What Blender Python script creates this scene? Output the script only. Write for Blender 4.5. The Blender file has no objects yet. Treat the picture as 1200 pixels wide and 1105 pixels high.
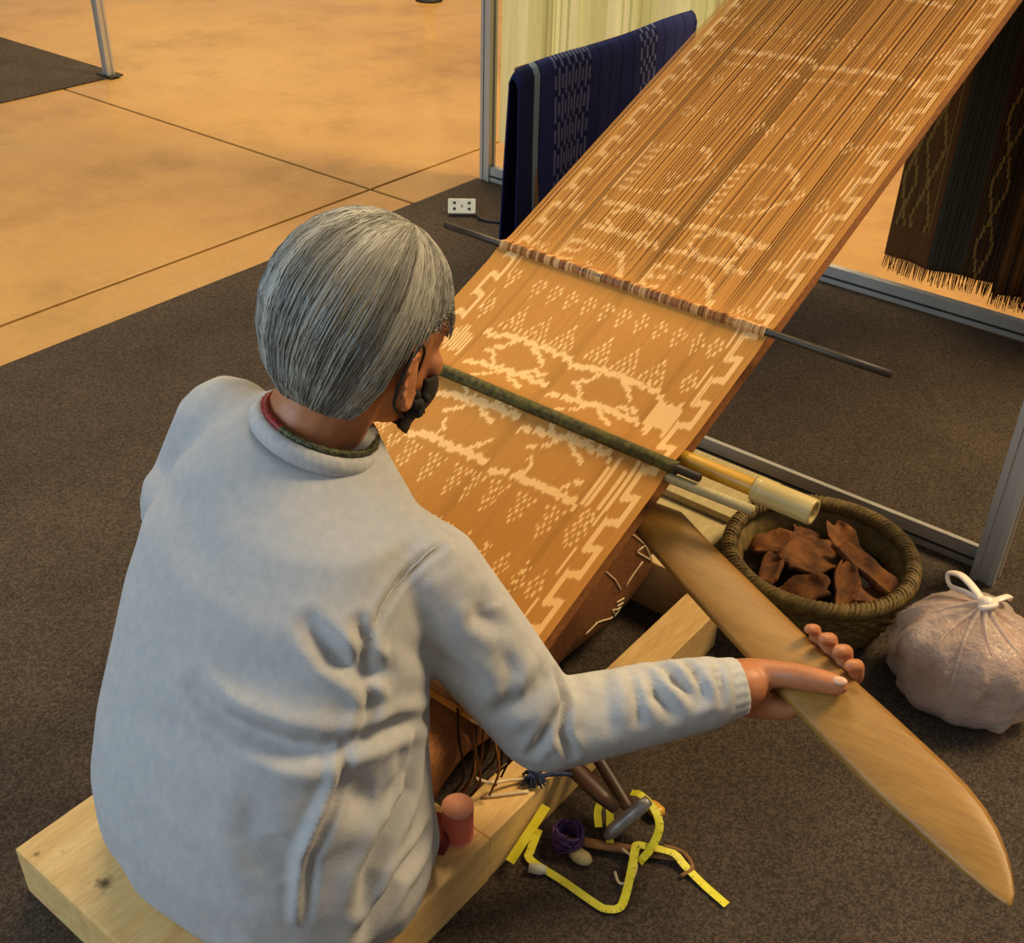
import bpy, bmesh, math, random
import numpy as np
import mathutils.bvhtree
from mathutils import Vector, Matrix
random.seed(7); rng = np.random.default_rng(7)
S = bpy.context.scene
COL = S.collection

# ------------------------------------------------------------------ camera
cam = bpy.data.cameras.new('camera'); camo = bpy.data.objects.new('camera', cam); COL.objects.link(camo)
cam.sensor_fit = 'HORIZONTAL'; cam.sensor_width = 36; cam.lens = 40.5; cam.clip_start = .02
camo.matrix_world = Matrix(((0.78260, -0.36026, 0.50769, 0), (0.62207, 0.42142, -0.65987, 0),
                            (0.02377, 0.83224, 0.55391, 1.27), (0, 0, 0, 1)))
S.camera = camo
# ------------------------------------------------------------------ world, hall lights, exposure
W = bpy.data.worlds.new('world'); S.world = W; W.use_nodes = True
bg = W.node_tree.nodes['Background']; bg.inputs[0].default_value = (1.0, .93, .84, 1); bg.inputs[1].default_value = .24
def area(name, loc, target, size, power, color):
    l = bpy.data.lights.new(name, 'AREA'); l.shape = 'RECTANGLE'; l.size, l.size_y = size; l.energy = power; l.color = color
    o = bpy.data.objects.new(name, l); COL.objects.link(o); o.location = loc
    o.rotation_euler = (Vector(target) - Vector(loc)).to_track_quat('-Z', 'Y').to_euler()
    return o
area('hall_ceiling_lamp', (1.2, 4.2, 4.6), (-.9, 1.4, 0), (1.6, 1.6), 400, (1, .72, .38))
area('hall_ceiling_lamp', (-4.6, 4.6, 5.2), (-3.6, 3.0, 0), (3, 3), 370, (1, .73, .38))
area('hall_daylight', (-3.4, -4.6, 3.4), (-.8, .6, .3), (4, 3), 270, (.64, .83, 1))
S.view_settings.view_transform = 'Standard'; S.view_settings.look = 'None'
S.view_settings.exposure = 0.0; S.view_settings.gamma = 1.0; S.view_settings.use_curve_mapping = False

# ------------------------------------------------------------------ material helpers
def lin(h):
    h = h.lstrip('#'); v = [int(h[i:i+2], 16)/255 for i in (0, 2, 4)]
    return tuple(x/12.92 if x <= .04045 else ((x+.055)/1.055)**2.4 for x in v)
def new_mat(name):
    m = bpy.data.materials.new(name); m.use_nodes = True
    nt = m.node_tree; return m, nt, nt.nodes['Principled BSDF']
def N(nt, t, **kw):
    n = nt.nodes.new(t)
    for k, v in kw.items(): setattr(n, k, v)
    return n
def mapping(nt, scale=(1, 1, 1), coord='Object'):
    tc = N(nt, 'ShaderNodeTexCoord'); mp = N(nt, 'ShaderNodeMapping'); mp.inputs['Scale'].default_value = scale
    nt.links.new(tc.outputs[coord], mp.inputs[0]); return mp.outputs[0]
def noise(nt, vec, scale, detail=4, rough=.55):
    n = N(nt, 'ShaderNodeTexNoise'); n.inputs['Scale'].default_value = scale; n.inputs['Detail'].default_value = detail
    n.inputs['Roughness'].default_value = rough; nt.links.new(vec, n.inputs['Vector']); return n.outputs['Fac']
def ramp(nt, fac, stops):
    r = N(nt, 'ShaderNodeValToRGB'); e = r.color_ramp.elements
    while len(e) < len(stops): e.new(.5)
    for k, (p, c) in enumerate(stops): e[k].position = p; e[k].color = (*lin(c), 1) if isinstance(c, str) else (*c, 1)
    nt.links.new(fac, r.inputs[0]); return r.outputs[0]
def mixc(nt, a, b, fac, mode='MIX'):
    m = N(nt, 'ShaderNodeMix', data_type='RGBA', blend_type=mode)
    for s, v in ((0, fac), (6, a), (7, b)):
        if isinstance(v, (int, float)): m.inputs[s].default_value = v
        elif isinstance(v, str): m.inputs[s].default_value = (*lin(v), 1)
        else: nt.links.new(v, m.inputs[s])
    return m.outputs[2]
def bump(nt, b, h, strength, dist=.002):
    n = N(nt, 'ShaderNodeBump'); n.inputs['Strength'].default_value = strength; n.inputs['Distance'].default_value = dist
    nt.links.new(h, n.inputs['Height']); nt.links.new(n.outputs[0], b.inputs['Normal'])
def simple(name, c1, c2=None, scale=30, rough=.6, metal=0, bmp=0, bscale=None, stretch=(1, 1, 1), spec=.5, bdist=.002, lo=.35, hi=.65):
    m, nt, b = new_mat(name); v = mapping(nt, stretch)
    nt.links.new(ramp(nt, noise(nt, v, scale), [(lo, c1), (hi, c2 or c1)]), b.inputs['Base Color'])
    b.inputs['Roughness'].default_value = rough; b.inputs['Metallic'].default_value = metal
    b.inputs['Specular IOR Level'].default_value = spec
    if bmp: bump(nt, b, noise(nt, v, bscale or scale), bmp, bdist)
    return m
def attr_mat(name, rough=.85, bmp=.3, bscale=400, stretch=(1, 1, 1), spec=.2, var=.15):
    m, nt, b = new_mat(name); v = mapping(nt, stretch)
    a = N(nt, 'ShaderNodeAttribute'); a.attribute_name = 'Col'
    nz = noise(nt, v, bscale)
    g = ramp(nt, nz, [(.3, (1-var,)*3), (.7, (1+var,)*3)])
    nt.links.new(mixc(nt, a.outputs['Color'], g, 1., 'MULTIPLY'), b.inputs['Base Color'])
    b.inputs['Roughness'].default_value = rough; b.inputs['Specular IOR Level'].default_value = spec
    if bmp: bump(nt, b, nz, bmp, .001)
    return m
def carpet_mat():
    m, nt, b = new_mat('needle_felt_carpet'); v = mapping(nt)
    vo = N(nt, 'ShaderNodeTexVoronoi'); vo.inputs['Scale'].default_value = 330; nt.links.new(v, vo.inputs['Vector'])
    bw = N(nt, 'ShaderNodeRGBToBW'); nt.links.new(vo.outputs['Color'], bw.inputs[0]); a = bw.outputs[0]; c = noise(nt, v, 5, 4)
    col = mixc(nt, ramp(nt, a, [(.2, '#383029'), (.5, '#453c34'), (.8, '#554b41')]), ramp(nt, c, [(.3, (.82,)*3), (.7, (1.1,)*3)]), 1., 'MULTIPLY')
    nt.links.new(col, b.inputs['Base Color']); b.inputs['Roughness'].default_value = .95; b.inputs['Specular IOR Level'].default_value = .1
    bump(nt, b, a, .35, .003); return m
def concrete_mat():
    m, nt, b = new_mat('polished_concrete'); v = mapping(nt)
    a = noise(nt, v, .55, 6, .6); c = noise(nt, v, 2.4, 8, .68); f = noise(nt, v, 60, 4, .7); sp = noise(nt, v, 1.3, 3)
    base = ramp(nt, a, [(.3, '#8f6b38'), (.5, '#b48b4e'), (.7, '#c09a5a')])
    base = mixc(nt, base, ramp(nt, c, [(.30, (.70, .65, .58)), (.5, (1, 1, 1)), (.7, (1.08, 1.07, 1.04))]), .8, 'MULTIPLY')
    base = mixc(nt, base, ramp(nt, f, [(.3, (.93,)*3), (.7, (1.05,)*3)]), 1., 'MULTIPLY')
    nt.links.new(base, b.inputs['Base Color'])
    r = ramp(nt, sp, [(.35, (.2,)*3), (.7, (.36,)*3)]); nt.links.new(r, b.inputs['Roughness'])
    b.inputs['Specular IOR Level'].default_value = .55
    bump(nt, b, f, .05, .001); return m
def wood_mat(name, c1, c2, stretch, scale=6, rough=.5, stain=None):
    m, nt, b = new_mat(name); v = mapping(nt, stretch)
    a = noise(nt, v, scale, 6, .6); g = noise(nt, v, scale*7, 3, .5)
    col = mixc(nt, ramp(nt, a, [(.3, c1), (.7, c2)]), ramp(nt, g, [(.35, (.88, .85, .8)), (.6, (1.04,)*3)]), .8, 'MULTIPLY')
    if stain:
        tc = N(nt, 'ShaderNodeTexCoord'); nz = noise(nt, tc.outputs['Object'], 60, 5, .7)
        for p, r in stain:
            d = N(nt, 'ShaderNodeVectorMath', operation='DISTANCE'); nt.links.new(tc.outputs['Object'], d.inputs[0]); d.inputs[1].default_value = p
            mm = N(nt, 'ShaderNodeMath', operation='MULTIPLY_ADD'); nt.links.new(nz, mm.inputs[0]); mm.inputs[1].default_value = r*2.4
            nt.links.new(d.outputs['Value'], mm.inputs[2])
            k = ramp(nt, mm.outputs[0], [(r*1.25, (.9,)*3), (r*1.9, (0,)*3)])
            col = mixc(nt, col, '#3a2a17', k)
    nt.links.new(col, b.inputs['Base Color']); b.inputs['Roughness'].default_value = rough
    bump(nt, b, g, .15, .001); return m
M = {}
M['carpet'] = carpet_mat(); M['concrete'] = concrete_mat()
M['joint'] = simple('joint_filler', '#6e5232', '#83643e', 20, .8)
M['alu'] = simple('anodised_aluminium', '#b0aea6', '#c0beb5', 8, .4, .4, stretch=(1, 1, .1))
M['groove'] = simple('dark_groove', '#23211c', '#2e2b25', 8, .6)
M['pine'] = wood_mat('pale_pine', '#d3aa69', '#e8c687', (9, 1.0, 9), 5, .5, [((-.905, .40, .085), .02), ((-1.005, .372, .085), .008), ((-.985, .395, .085), .006)])
M['pine_x'] = wood_mat('pale_pine_cross', '#d2b47c', '#e4cb96', (1.0, 9, 9), 5, .5)
M['plain_wood'] = wood_mat('grey_pine', '#a99a6c', '#bcae80', (7, 1.4, 7), 5, .6)
M['sword'] = wood_mat('polished_sword_wood', '#86602a', '#9c7434', (1.2, 14, 14), 3, .45)
M['bamboo'] = wood_mat('bamboo', '#c08d22', '#d8a83a', (1.5, 30, 30), 5, .32)
M['bamboo_pale'] = wood_mat('pale_bamboo', '#b59d5c', '#cdb980', (1.5, 30, 30), 5, .35)
M['dark_wood'] = wood_mat('dark_palm_wood', '#3a2415', '#55371f', (2, 20, 20), 5, .4)
M['black_rod'] = wood_mat('dark_rod', '#2a2119', '#40352a', (2, 20, 20), 5, .45)
M['heddle'] = simple('olive_heddle_string', '#3d3a1c', '#6e6733', 120, .8, bmp=.5)
M['warp'] = attr_mat('warp_threads', .8, .3, 1400, (1, .012, 1), .2, .04)
M['lower_warp'] = simple('brown_thread', '#7d4d26', '#96602f', 300, .9, stretch=(1, .05, 1))
M['skin'] = simple('skin', '#a96a42', '#b5764d', 25, .5, bmp=.12, bscale=180)
M['nail'] = simple('fingernail', '#c99a7c', '#cfa386', 25, .35)
M['shirt'] = simple('heather_grey_jersey', '#a9abad', '#b5b5b5', 90, .92, bmp=.25, bscale=500, spec=.12, lo=.3, hi=.7, stretch=(1, 1, .7))
M['rib'] = simple('ribbed_jersey', '#adafb1', '#bdbdbd', 60, .92, bmp=.3, bscale=420, stretch=(3, 3, .4), spec=.12)
M['seam'] = simple('seam_thread', '#a0a2a4', '#b0b1b1', 80, .92, spec=.1)
M['hair'] = attr_mat('grey_hair', .42, 0, 300, spec=.45, var=.1)
M['mask'] = simple('black_mask_cloth', '#0b0b0c', '#141416', 60, .8, bmp=.3, bscale=300)
M['eye'] = simple('eye', '#1a120c', '#1a120c', 10, .2)
M['bead_red'] = simple('red_beads', '#6d1416', '#a3292a', 220, .4, bmp=.6, bscale=260)
M['bead_green'] = simple('dark_green_beads', '#27301d', '#59562e', 260, .4, bmp=.6, bscale=260)
M['sarong'] = simple('brown_sarong', '#643a18', '#8c5726', 90, .85, bmp=.3, stretch=(8, 1, 8))
M['sarong_dark'] = simple('dark_sarong', '#1c120b', '#3a2214', 40, .9, bmp=.3, stretch=(6, 1, 2))
M['cream'] = simple('cream_thread', '#d8c296', '#e4d2aa', 40, .8)
M['cloth'] = attr_mat('woven_textile', .9, .3, 500, (1, 1, 1), .15, .15)
M['sheer'] = attr_mat('thin_pale_textile', .9, .3, 500, (1, 1, 1), .15, .12)
def _sheer(m):
    nt = m.node_tree; b = nt.nodes['Principled BSDF']; tr = N(nt, 'ShaderNodeBsdfTranslucent'); mx = N(nt, 'ShaderNodeMixShader'); mx.inputs[0].default_value = .5
    nt.links.new(b.inputs['Base Color'].links[0].from_socket, tr.inputs[0]); nt.links.new(b.outputs[0], mx.inputs[1]); nt.links.new(tr.outputs[0], mx.inputs[2])
    nt.links.new(mx.outputs[0], nt.nodes['Material Output'].inputs[0])
_sheer(M['sheer'])
M['wicker'] = simple('wicker', '#54421c', '#77602a', 60, .7, bmp=.5, bscale=90)
M['bark'] = simple('bark_chip', '#4a2911', '#8a5524', 30, .85, bmp=.7, bscale=50, bdist=.004)
M['dark'] = simple('basket_shade', '#1b120a', '#2a1c10', 30, .9)  # near-black colour standing in for the shade inside the basket
def bag_mat():
    m, nt, b = new_mat('thin_plastic'); v = mapping(nt)
    nt.links.new(ramp(nt, noise(nt, v, 9, 4), [(.3, '#d9bfae'), (.7, '#eddfd4')]), b.inputs['Base Color'])
    b.inputs['Roughness'].default_value = .3; b.inputs['Alpha'].default_value = .5
    bump(nt, b, noise(nt, v, 20, 5, .65), .9, .012); return m
M['bag'] = bag_mat()
M['bag_knot'] = simple('white_plastic', '#e0cbb4', '#efe0cd', 30, .4, bmp=.4, bscale=50)
M['bag_fill'] = simple('pinkish_chips', '#7d4a36', '#bd8c74', 30, .8, bmp=.6, bscale=30, bdist=.005)
M['white'] = simple('white_plastic_box', '#cfd0bd', '#d8d9c8', 20, .45)
M['black'] = simple('black_rubber', '#15120f', '#1d1a16', 20, .6)
M['coral'] = simple('coral_thread', '#d05f48', '#e67f64', 200, .7, bmp=.5, bscale=60, stretch=(.2, .2, 8))
M['coral_pale'] = simple('spool_paper', '#d78a6c', '#e19c80', 20, .7)
M['maroon'] = simple('maroon_cloth', '#5d1414', '#7c201d', 60, .85, bmp=.3)
M['navy'] = simple('navy_yarn', '#1b2949', '#30416a', 160, .85, bmp=.4)
M['purple'] = simple('purple_yarn', '#35204f', '#563a70', 160, .85, bmp=.5)
M['tape'] = simple('yellow_tape', '#d6cc1e', '#e3dc3c', 60, .5)
M['tape_ink'] = simple('tape_ink', '#4a4410', '#4a4410', 60, .5)
M['grey_metal'] = simple('worn_steel', '#8a8688', '#a8a3a4', 50, .4, .6)
M['rust'] = simple('brown_stick', '#6d4a2a', '#8a6238', 40, .7)

# ------------------------------------------------------------------ mesh helpers
class MB:
    def __init__(s): s.v = []; s.f = []; s.c = []
    def add(s, vs, fs, col=None):
        o = len(s.v); s.v += [tuple(map(float, p)) for p in vs]; s.f += [tuple(i+o for i in f) for f in fs]
        s.c += [col]*len(fs); return s
    def box(s, c, d, rz=0, bev=0, col=None, mat=None):
        bm = bmesh.new(); bmesh.ops.create_cube(bm, size=1)
        for v in bm.verts: v.co = Vector((v.co.x*d[0], v.co.y*d[1], v.co.z*d[2]))
        if bev: bmesh.ops.bevel(bm, geom=list(bm.edges), offset=bev, segments=2, affect='EDGES', profile=.7)
        R = mat or Matrix.Rotation(rz, 4, 'Z')
        vs = [R @ v.co + Vector(c) for v in bm.verts]; bm.verts.index_update()
        fs = [[v.index for v in f.verts] for f in bm.faces]; bm.free(); return s.add(vs, fs, col)
    def tube(s, pts, r, seg=8, caps=True, col=None, flat=1.0, up=None):
        pts = [Vector(p) for p in pts]; n = len(pts); rr = r if hasattr(r, '__len__') else [r]*n
        vs, fs = [], []; a = None
        for i in range(n):
            t = (pts[min(i+1, n-1)] - pts[max(i-1, 0)])
            t = t.normalized() if t.length > 1e-9 else Vector((0, 0, 1))
            if a is None:
                a = Vector(up) if up else (Vector((0, 0, 1)) if abs(t.z) < .9 else Vector((1, 0, 0)))
            elif up: a = Vector(up)
            a = a - t*a.dot(t); a.normalize(); b = t.cross(a)
            for k in range(seg):
                w = 2*math.pi*k/seg; vs.append(pts[i] + (a*math.cos(w)*flat + b*math.sin(w))*rr[i])
        for i in range(n-1):
            for k in range(seg):
                k2 = (k+1) % seg; fs.append((i*seg+k, i*seg+k2, (i+1)*seg+k2, (i+1)*seg+k))
        if caps: fs += [tuple(range(seg))[::-1], tuple((n-1)*seg+k for k in range(seg))]
        return s.add(vs, fs, col)
    def ball(s, c, r, sub=2, col=None, mat=None):
        bm = bmesh.new(); bmesh.ops.create_icosphere(bm, subdivisions=sub, radius=1)
        rr = r if hasattr(r, '__len__') else (r, r, r); R = mat or Matrix.Identity(3)
        vs = [R @ Vector((v.co.x*rr[0], v.co.y*rr[1], v.co.z*rr[2])) + Vector(c) for v in bm.verts]; bm.verts.index_update()
        fs = [[v.index for v in f.verts] for f in bm.faces]; bm.free(); return s.add(vs, fs, col)
    def loft(s, rings, col=None, caps=True):
        n = len(rings[0]); vs = [p for r in rings for p in r]; fs = []
        for i in range(len(rings)-1):
            for k in range(n): fs.append((i*n+k, i*n+(k+1) % n, (i+1)*n+(k+1) % n, (i+1)*n+k))
        if caps: fs += [tuple(range(n))[::-1], tuple((len(rings)-1)*n+k for k in range(n))]
        return s.add(vs, fs, col)
    def grid(s, P, cols=None):
        nu, nv = P.shape[:2]; o = len(s.v); s.v += [tuple(map(float, p)) for p in P.reshape(-1, 3)]
        for i in range(nu-1):
            for j in range(nv-1):
                s.f.append((o+i*nv+j, o+(i+1)*nv+j, o+(i+1)*nv+j+1, o+i*nv+j+1)); s.c.append(None if cols is None else cols[i][j])
        return s
    def mesh(s, name):
        me = bpy.data.meshes.new(name); me.from_pydata(s.v, [], s.f); me.update()
        if any(c is not None for c in s.c):
            at = me.color_attributes.new('Col', 'FLOAT_COLOR', 'CORNER'); n = [len(f) for f in s.f]
            arr = np.repeat(np.array([(*(c if c is not None else (1, 1, 1)), 1) for c in s.c], dtype=np.float32), n, axis=0)
            at.data.foreach_set('color', arr.ravel())
        return me
    def build(s, name, mat, parent=None, smooth=False, origin=None):
        me = s.mesh(name); return link(name, me, mat, parent, smooth)
def link(name, me, mat, parent=None, smooth=False):
    o = bpy.data.objects.new(name, me); COL.objects.link(o)
    if mat: me.materials.clear(); me.materials.append(mat)
    if smooth: me.polygons.foreach_set('use_smooth', [True]*len(me.polygons))
    if parent: o.parent = parent; o.matrix_parent_inverse = parent.matrix_basis.inverted()
    return o
def tag(o, label=None, cat=None, group=None, kind=None):
    for k, v in (('label', label), ('category', cat), ('group', group), ('kind', kind)):
        if v: o[k] = v
    return o
def empty(name, loc, label, cat, group=None):
    o = bpy.data.objects.new(name, None); COL.objects.link(o); o.location = loc; o.empty_display_size = .05
    return tag(o, label, cat, group)
def apply_mods(o):
    dg = bpy.context.evaluated_depsgraph_get(); dg.update()
    me = bpy.data.meshes.new_from_object(o.evaluated_get(dg)); old = o.data; o.modifiers.clear(); o.data = me
    bpy.data.meshes.remove(old); return me
def union(mb, name, voxel, smooth_iter, mat, parent=None):
    o = mb.build(name, None)
    m = o.modifiers.new('r', 'REMESH'); m.mode = 'VOXEL'; m.voxel_size = voxel; m.adaptivity = 0
    if smooth_iter: m = o.modifiers.new('s', 'SMOOTH'); m.factor = .5; m.iterations = smooth_iter
    me = apply_mods(o); me.name = name; me.materials.clear(); me.materials.append(mat)
    me.polygons.foreach_set('use_smooth', [True]*len(me.polygons))
    if parent: o.parent = parent; o.matrix_parent_inverse = parent.matrix_basis.inverted()
    return o
def bevel_mod(o, w, seg=2):
    m = o.modifiers.new('b', 'BEVEL'); m.width = w; m.segments = seg; m.limit_method = 'ANGLE'; return o
def capsule(mb, p0, r0, p1, r1, n=6):
    p0, p1 = Vector(p0), Vector(p1)
    mb.ball(p0, r0); mb.ball(p1, r1); mb.tube([p0, p1], [r0, r1], 16)
def spline(pts, n):
    P = [Vector(p) for p in pts]; P = [P[0]*2-P[1]] + P + [P[-1]*2-P[-2]]; out = []
    for i in range(1, len(P)-2):
        for k in range(n):
            t = k/n; a, b, c, d = P[i-1:i+3]
            out.append(.5*((2*b) + (c-a)*t + (2*a-5*b+4*c-d)*t*t + (3*b-a-3*c+d)*t**3))
    return out + [P[-2]]

# ================================================================== the setting
def build_floor():
    fl = MB().box((-2.5, 2.5, -.03), (18, 18, .03)).build('floor', M['joint']); tag(fl, kind='structure')
    xs = [-11.5, -7, -2.5, 2.0, 6.5]; ys = [-6.5, -2.02, 2.48, 6.98, 11.5]; g = .006
    for i in range(4):
        for j in range(4):
            w, d = xs[i+1]-xs[i]-2*g, ys[j+1]-ys[j]-2*g
            MB().box(((xs[i]+xs[i+1])/2, (ys[j]+ys[j+1])/2, -.010), (w, d, .010), bev=.002).build('slab', M['concrete'], fl)
build_floor()
def carpet(name, x0, x1, y0, y1, label):
    nx, ny = 24, 24
    o = MB().box(((x0+x1)/2, (y0+y1)/2, -.0025), (x1-x0, y1-y0, .005)).build(name, M['carpet']); tag(o, label, 'carpet')
    return o
carpet('booth_carpet', -2.31, 2.4, -2.6, 2.775, 'large dark brown felt carpet under the weaver and the loom')
carpet('booth_carpet', -7.2, -4.14, -1.5, 2.75, 'dark carpet of another booth across the bare concrete aisle')

# ================================================================== aluminium frames
def post_mb(x, y, z0, z1, w=.036):
    mb = MB(); h = w/2; k = .004; q = w*.22
    prof = [(-h, -h), (-q, -h), (-q, -h+k), (q, -h+k), (q, -h), (h, -h), (h, -q), (h-k, -q), (h-k, q), (h, q), (h, h), (q, h), (q, h-k), (-q, h-k), (-q, h), (-h, h), (-h, q), (-h+k, q), (-h+k, -q), (-h, -q)]
    return mb.loft([[(x+a, y+b, z0) for a, b in prof], [(x+a, y+b, z1) for a, b in prof]])
def rail_parts(x0, x1, y, z0, h, d, parent, name='base_rail'):
    r = MB()
    prof = [(-d/2, 0), (d/2, 0), (d/2, h), (-d/2, h), (-d/2, h*.42), (-d/2+.004, h*.42), (-d/2+.004, h*.26), (-d/2, h*.26)]
    r.loft([[(x0, y+a, z0+b) for a, b in prof], [(x1, y+a, z0+b) for a, b in prof]])
    o = r.build(name, M['alu'], parent)
    MB().box(((x0+x1)/2, y-d/2+.0035, z0+h*.34), (x1-x0-.002, .001, h*.15)).build('groove', M['groove'], o)
    return o
bf = empty('exhibition_stand', (-2.28, 2.79, 0), 'long aluminium booth frame with post and base rail at the carpet edge', 'frame')
post_mb(-2.28, 2.79, 0, 2.4).build('post', M['alu'], bf)
post_mb(1.6, 2.79, 0, 2.4).build('post', M['alu'], bf)
rail_parts(-2.262, 1.582, 2.79, 0, .046, .022, bf)
rail_parts(-2.262, 1.582, 2.79, 2.3, .06, .034, bf, 'top_rail')
df = empty('partition_stand', (-.315, 1.80, 0), 'aluminium upright with low rail standing behind the bark basket', 'frame')
post_mb(-.315, 1.795, 0, 2.4, .042).build('post', M['alu'], df)
rail_parts(-1.12, -.336, 1.815, 0, .044, .010, df)
fp = empty('aisle_post', (-4.16, 2.70, 0), 'slim aluminium post at the corner of the far carpet', 'post')
post_mb(-4.16, 2.70, .004, 2.4, .034).build('shaft', M['alu'], fp)
MB().box((-4.165, 2.70, .003), (.10, .05, .006), bev=.001).build('foot_plate', M['groove'], fp)
fp = empty('barrier_post', (-4.21, 4.66, -.005), 'white post with dark foot across the polished concrete aisle', 'post')
MB().tube([(-4.21, 4.66, .02), (-4.21, 4.66, 1.0)], .028, 16).build('shaft', M['white'], fp, True)
MB().tube([(-4.21, 4.66, -.004), (-4.21, 4.66, .004), (-4.21, 4.66, .022), (-4.21, 4.66, .03)], [.07, .07, .05, .03], 20).build('foot', M['black'], fp, True)

# ================================================================== socket and cable
Rz = Matrix.Rotation(math.radians(40), 4, 'Z') @ Matrix.Rotation(math.radians(52), 4, 'X')
so = empty('extension_socket', (-2.14, 2.5, 0), 'small white double socket box lying on the carpet', 'socket')
def sbox(c, d, bev=0):
    return MB().box(Vector((-2.14, 2.5, .024)) + Rz.to_3x3() @ Vector(c), d, bev=bev, mat=Rz)
Rz = Matrix.Rotation(math.radians(40), 4, 'Z') @ Matrix.Rotation(math.radians(52), 4, 'X')
sbox((0, 0, 0), (.082, .046, .016), .003).build('box', M['white'], so)
for k in (-1, 1):
    for q in (-1, 1): sbox((k*.022, q*.009, .0085), (.008, .007, .002)).build('socket_hole', M['black'], so)
sbox((0, 0, .0085), (.006, .006, .002)).build('screw', M['grey_metal'], so)
cb = MB().tube(spline([(-2.107, 2.528, .018), (-2.06, 2.5, .005), (-1.98, 2.54, .005), (-1.92, 2.62, .005), (-1.95, 2.70, .005), (-2.03, 2.72, .005), (-2.10, 2.715, .005)], 8), .005, 8)
tag(cb.build('power_cable', M['black'], None, True), 'thin black cable running from the white socket to the rail', 'cable')

# ================================================================== hanging textiles
def cloth_grid(x0, x1, y, z0, z1, nx, nz, colf, fold=.012, freq=22, side=1, jit=0, phase=0):
    P = np.zeros((nx+1, nz+1, 3))
    for i in range(nx+1):
        for j in range(nz+1):
            u = i/nx; v = j/nz; x = x0+(x1-x0)*u; f = fold*(1-.6*v)
            P[i, j] = (x + .004*math.sin(5*v+3*u), y + f*math.sin(freq*x+phase) + f*.5*math.sin(freq*2.3*x+1.3+phase+1.5*v), z0+(z1-z0)*v + (jit*math.sin(9*x)*(1-v)))
    return MB().grid(P, [[colf((i+.5)/nx, (j+.5)/nz) for j in range(nz)] for i in range(nx)])
def solid(o, t):
    m = o.modifiers.new('s', 'SOLIDIFY'); m.thickness = t; m.offset = 0; return o
GR = [lin(x) for x in ('#dcdda0', '#e6e6b4', '#c4c98c', '#b7b07c')]
def gcol(u, v):
    s = (u*31) % 1
    base = GR[0] if (int(u*9) % 2) else GR[1]
    if abs(u-.19) < .022: base = GR[3] if int(u*260) % 2 else GR[2]
    elif abs(u-.62) < .03 or abs(u-.9) < .02: base = GR[2] if int(u*200) % 2 else GR[3]
    elif s < .13: base = GR[2]
    n = math.sin(v*210+math.sin(u*90)*3)*.04
    return tuple(c*(1+n) for c in base)
def hang_over(name, mb, mat, x0, x1, y, zt, parent):
    return None
g = empty('green_textile', (-1.85, 2.83, .117), 'pale green striped textile hanging from the booth frame', 'textile')
cloth_grid(-2.262, -1.45, 2.835, .117, 2.366, 90, 30, gcol, .010, 26).build('panel', M['sheer'], g, True)
MB().tube([(-2.26, 2.818, 2.366), (-1.45, 2.818, 2.366)], .006, 8).build('hem_rod', M['bamboo'], g, True)

BR = dict(b=lin('#57381a'), d=lin('#33251a'), o=lin('#3d3a2c'), y=lin('#8a6a34'), k=lin('#241911'), r=lin('#6b4521'))
def bcol(u, v):
    x = -.975 + u*.78; z = .075 + v*2.28
    def zig(xc, amp, per, w):
        return abs(abs(x-xc) - amp*abs(((z/per) % 1)-.5)*2) < w
    if x < -.855:
        c = BR['b'] if int(x*420) % 3 else BR['r']
        if zig(-.905, .026, .19, .0035) or zig(-.952, .016, .14, .003) or abs(x+.872) < .002: c = BR['y']
        if z < .17: c = BR['r'] if int(x*300) % 2 else BR['b']
        return c
    if x < -.775: return BR['o'] if int(x*500) % 4 else BR['d']
    if x < -.69:
        if zig(-.738, .02, .16, .003): return BR['y']
        return BR['d'] if int(x*400) % 3 else BR['b']
    if x < -.63: return BR['k'] if int(x*380) % 3 else BR['o']
    if x < -.5:
        if zig(-.575, .03, .2, .003): return BR['y']
        return BR['b'] if int(x*400) % 3 else BR['r']
    return BR['o'] if int(x*300) % 4 else BR['d']
b = empty('brown_textile', (-.6, 2.83, .05), 'dark brown ikat textile with fringed hem hanging right of the loom', 'textile')
solid(cloth_grid(-.975, -.195, 2.835, .095, 2.366, 260, 130, bcol, .011, 24).build('panel', M['cloth'], b, True), .002)
fr = MB()
for k in range(190):
    x = -.972 + .774*k/189; y = 2.835 + .011*math.sin(24*x); L = .035 + .012*random.random(); dx = random.uniform(-.006, .006)
    fr.tube([(x, y, .098), (x+dx*.5, y-.002, .098-L*.5), (x+dx, y-.003+random.uniform(-.003, .003), .098-L)], [.0016, .0014, .0008], 4, col=BR['r'] if random.random() < .6 else (BR['y'] if random.random() < .3 else BR['d']))
tag(fr.build('fringe', M['cloth'], b), kind='stuff')
MB().tube([(-.975, 2.818, 2.366), (-.195, 2.818, 2.366)], .006, 8).build('hem_rod', M['bamboo'], b, True)
# a second, longer layer at the outer edge
b2 = empty('brown_textile', (-.53, 2.762, .08), 'reddish brown fringed cloth hanging lower in front of the brown ikat textile', 'textile')
def b2c(u, v): return BR['b'] if int(u*60) % 3 else (BR['r'] if int(u*60) % 2 else BR['d'])
solid(cloth_grid(-.668, -.39, 2.762, .110, 2.372, 50, 40, b2c, .007, 40).build('panel', M['cloth'], b2, True), .002)
fr = MB()
for k in range(70):
    x = -.667 + .276*k/69; L = .03 + .014*random.random()
    fr.tube([(x, 2.762+.007*math.sin(40*x), .113), (x+random.uniform(-.004, .004), 2.760, .113-L)], [.0016, .0008], 4, col=BR['r'] if random.random() < .6 else BR['d'])
tag(fr.build('fringe', M['cloth'], b2), kind='stuff')
MB().tube([(-.668, 2.764, 2.374), (-.39, 2.764, 2.374)], .006, 8).build('hem_rod', M['bamboo'], b2, True)

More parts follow.
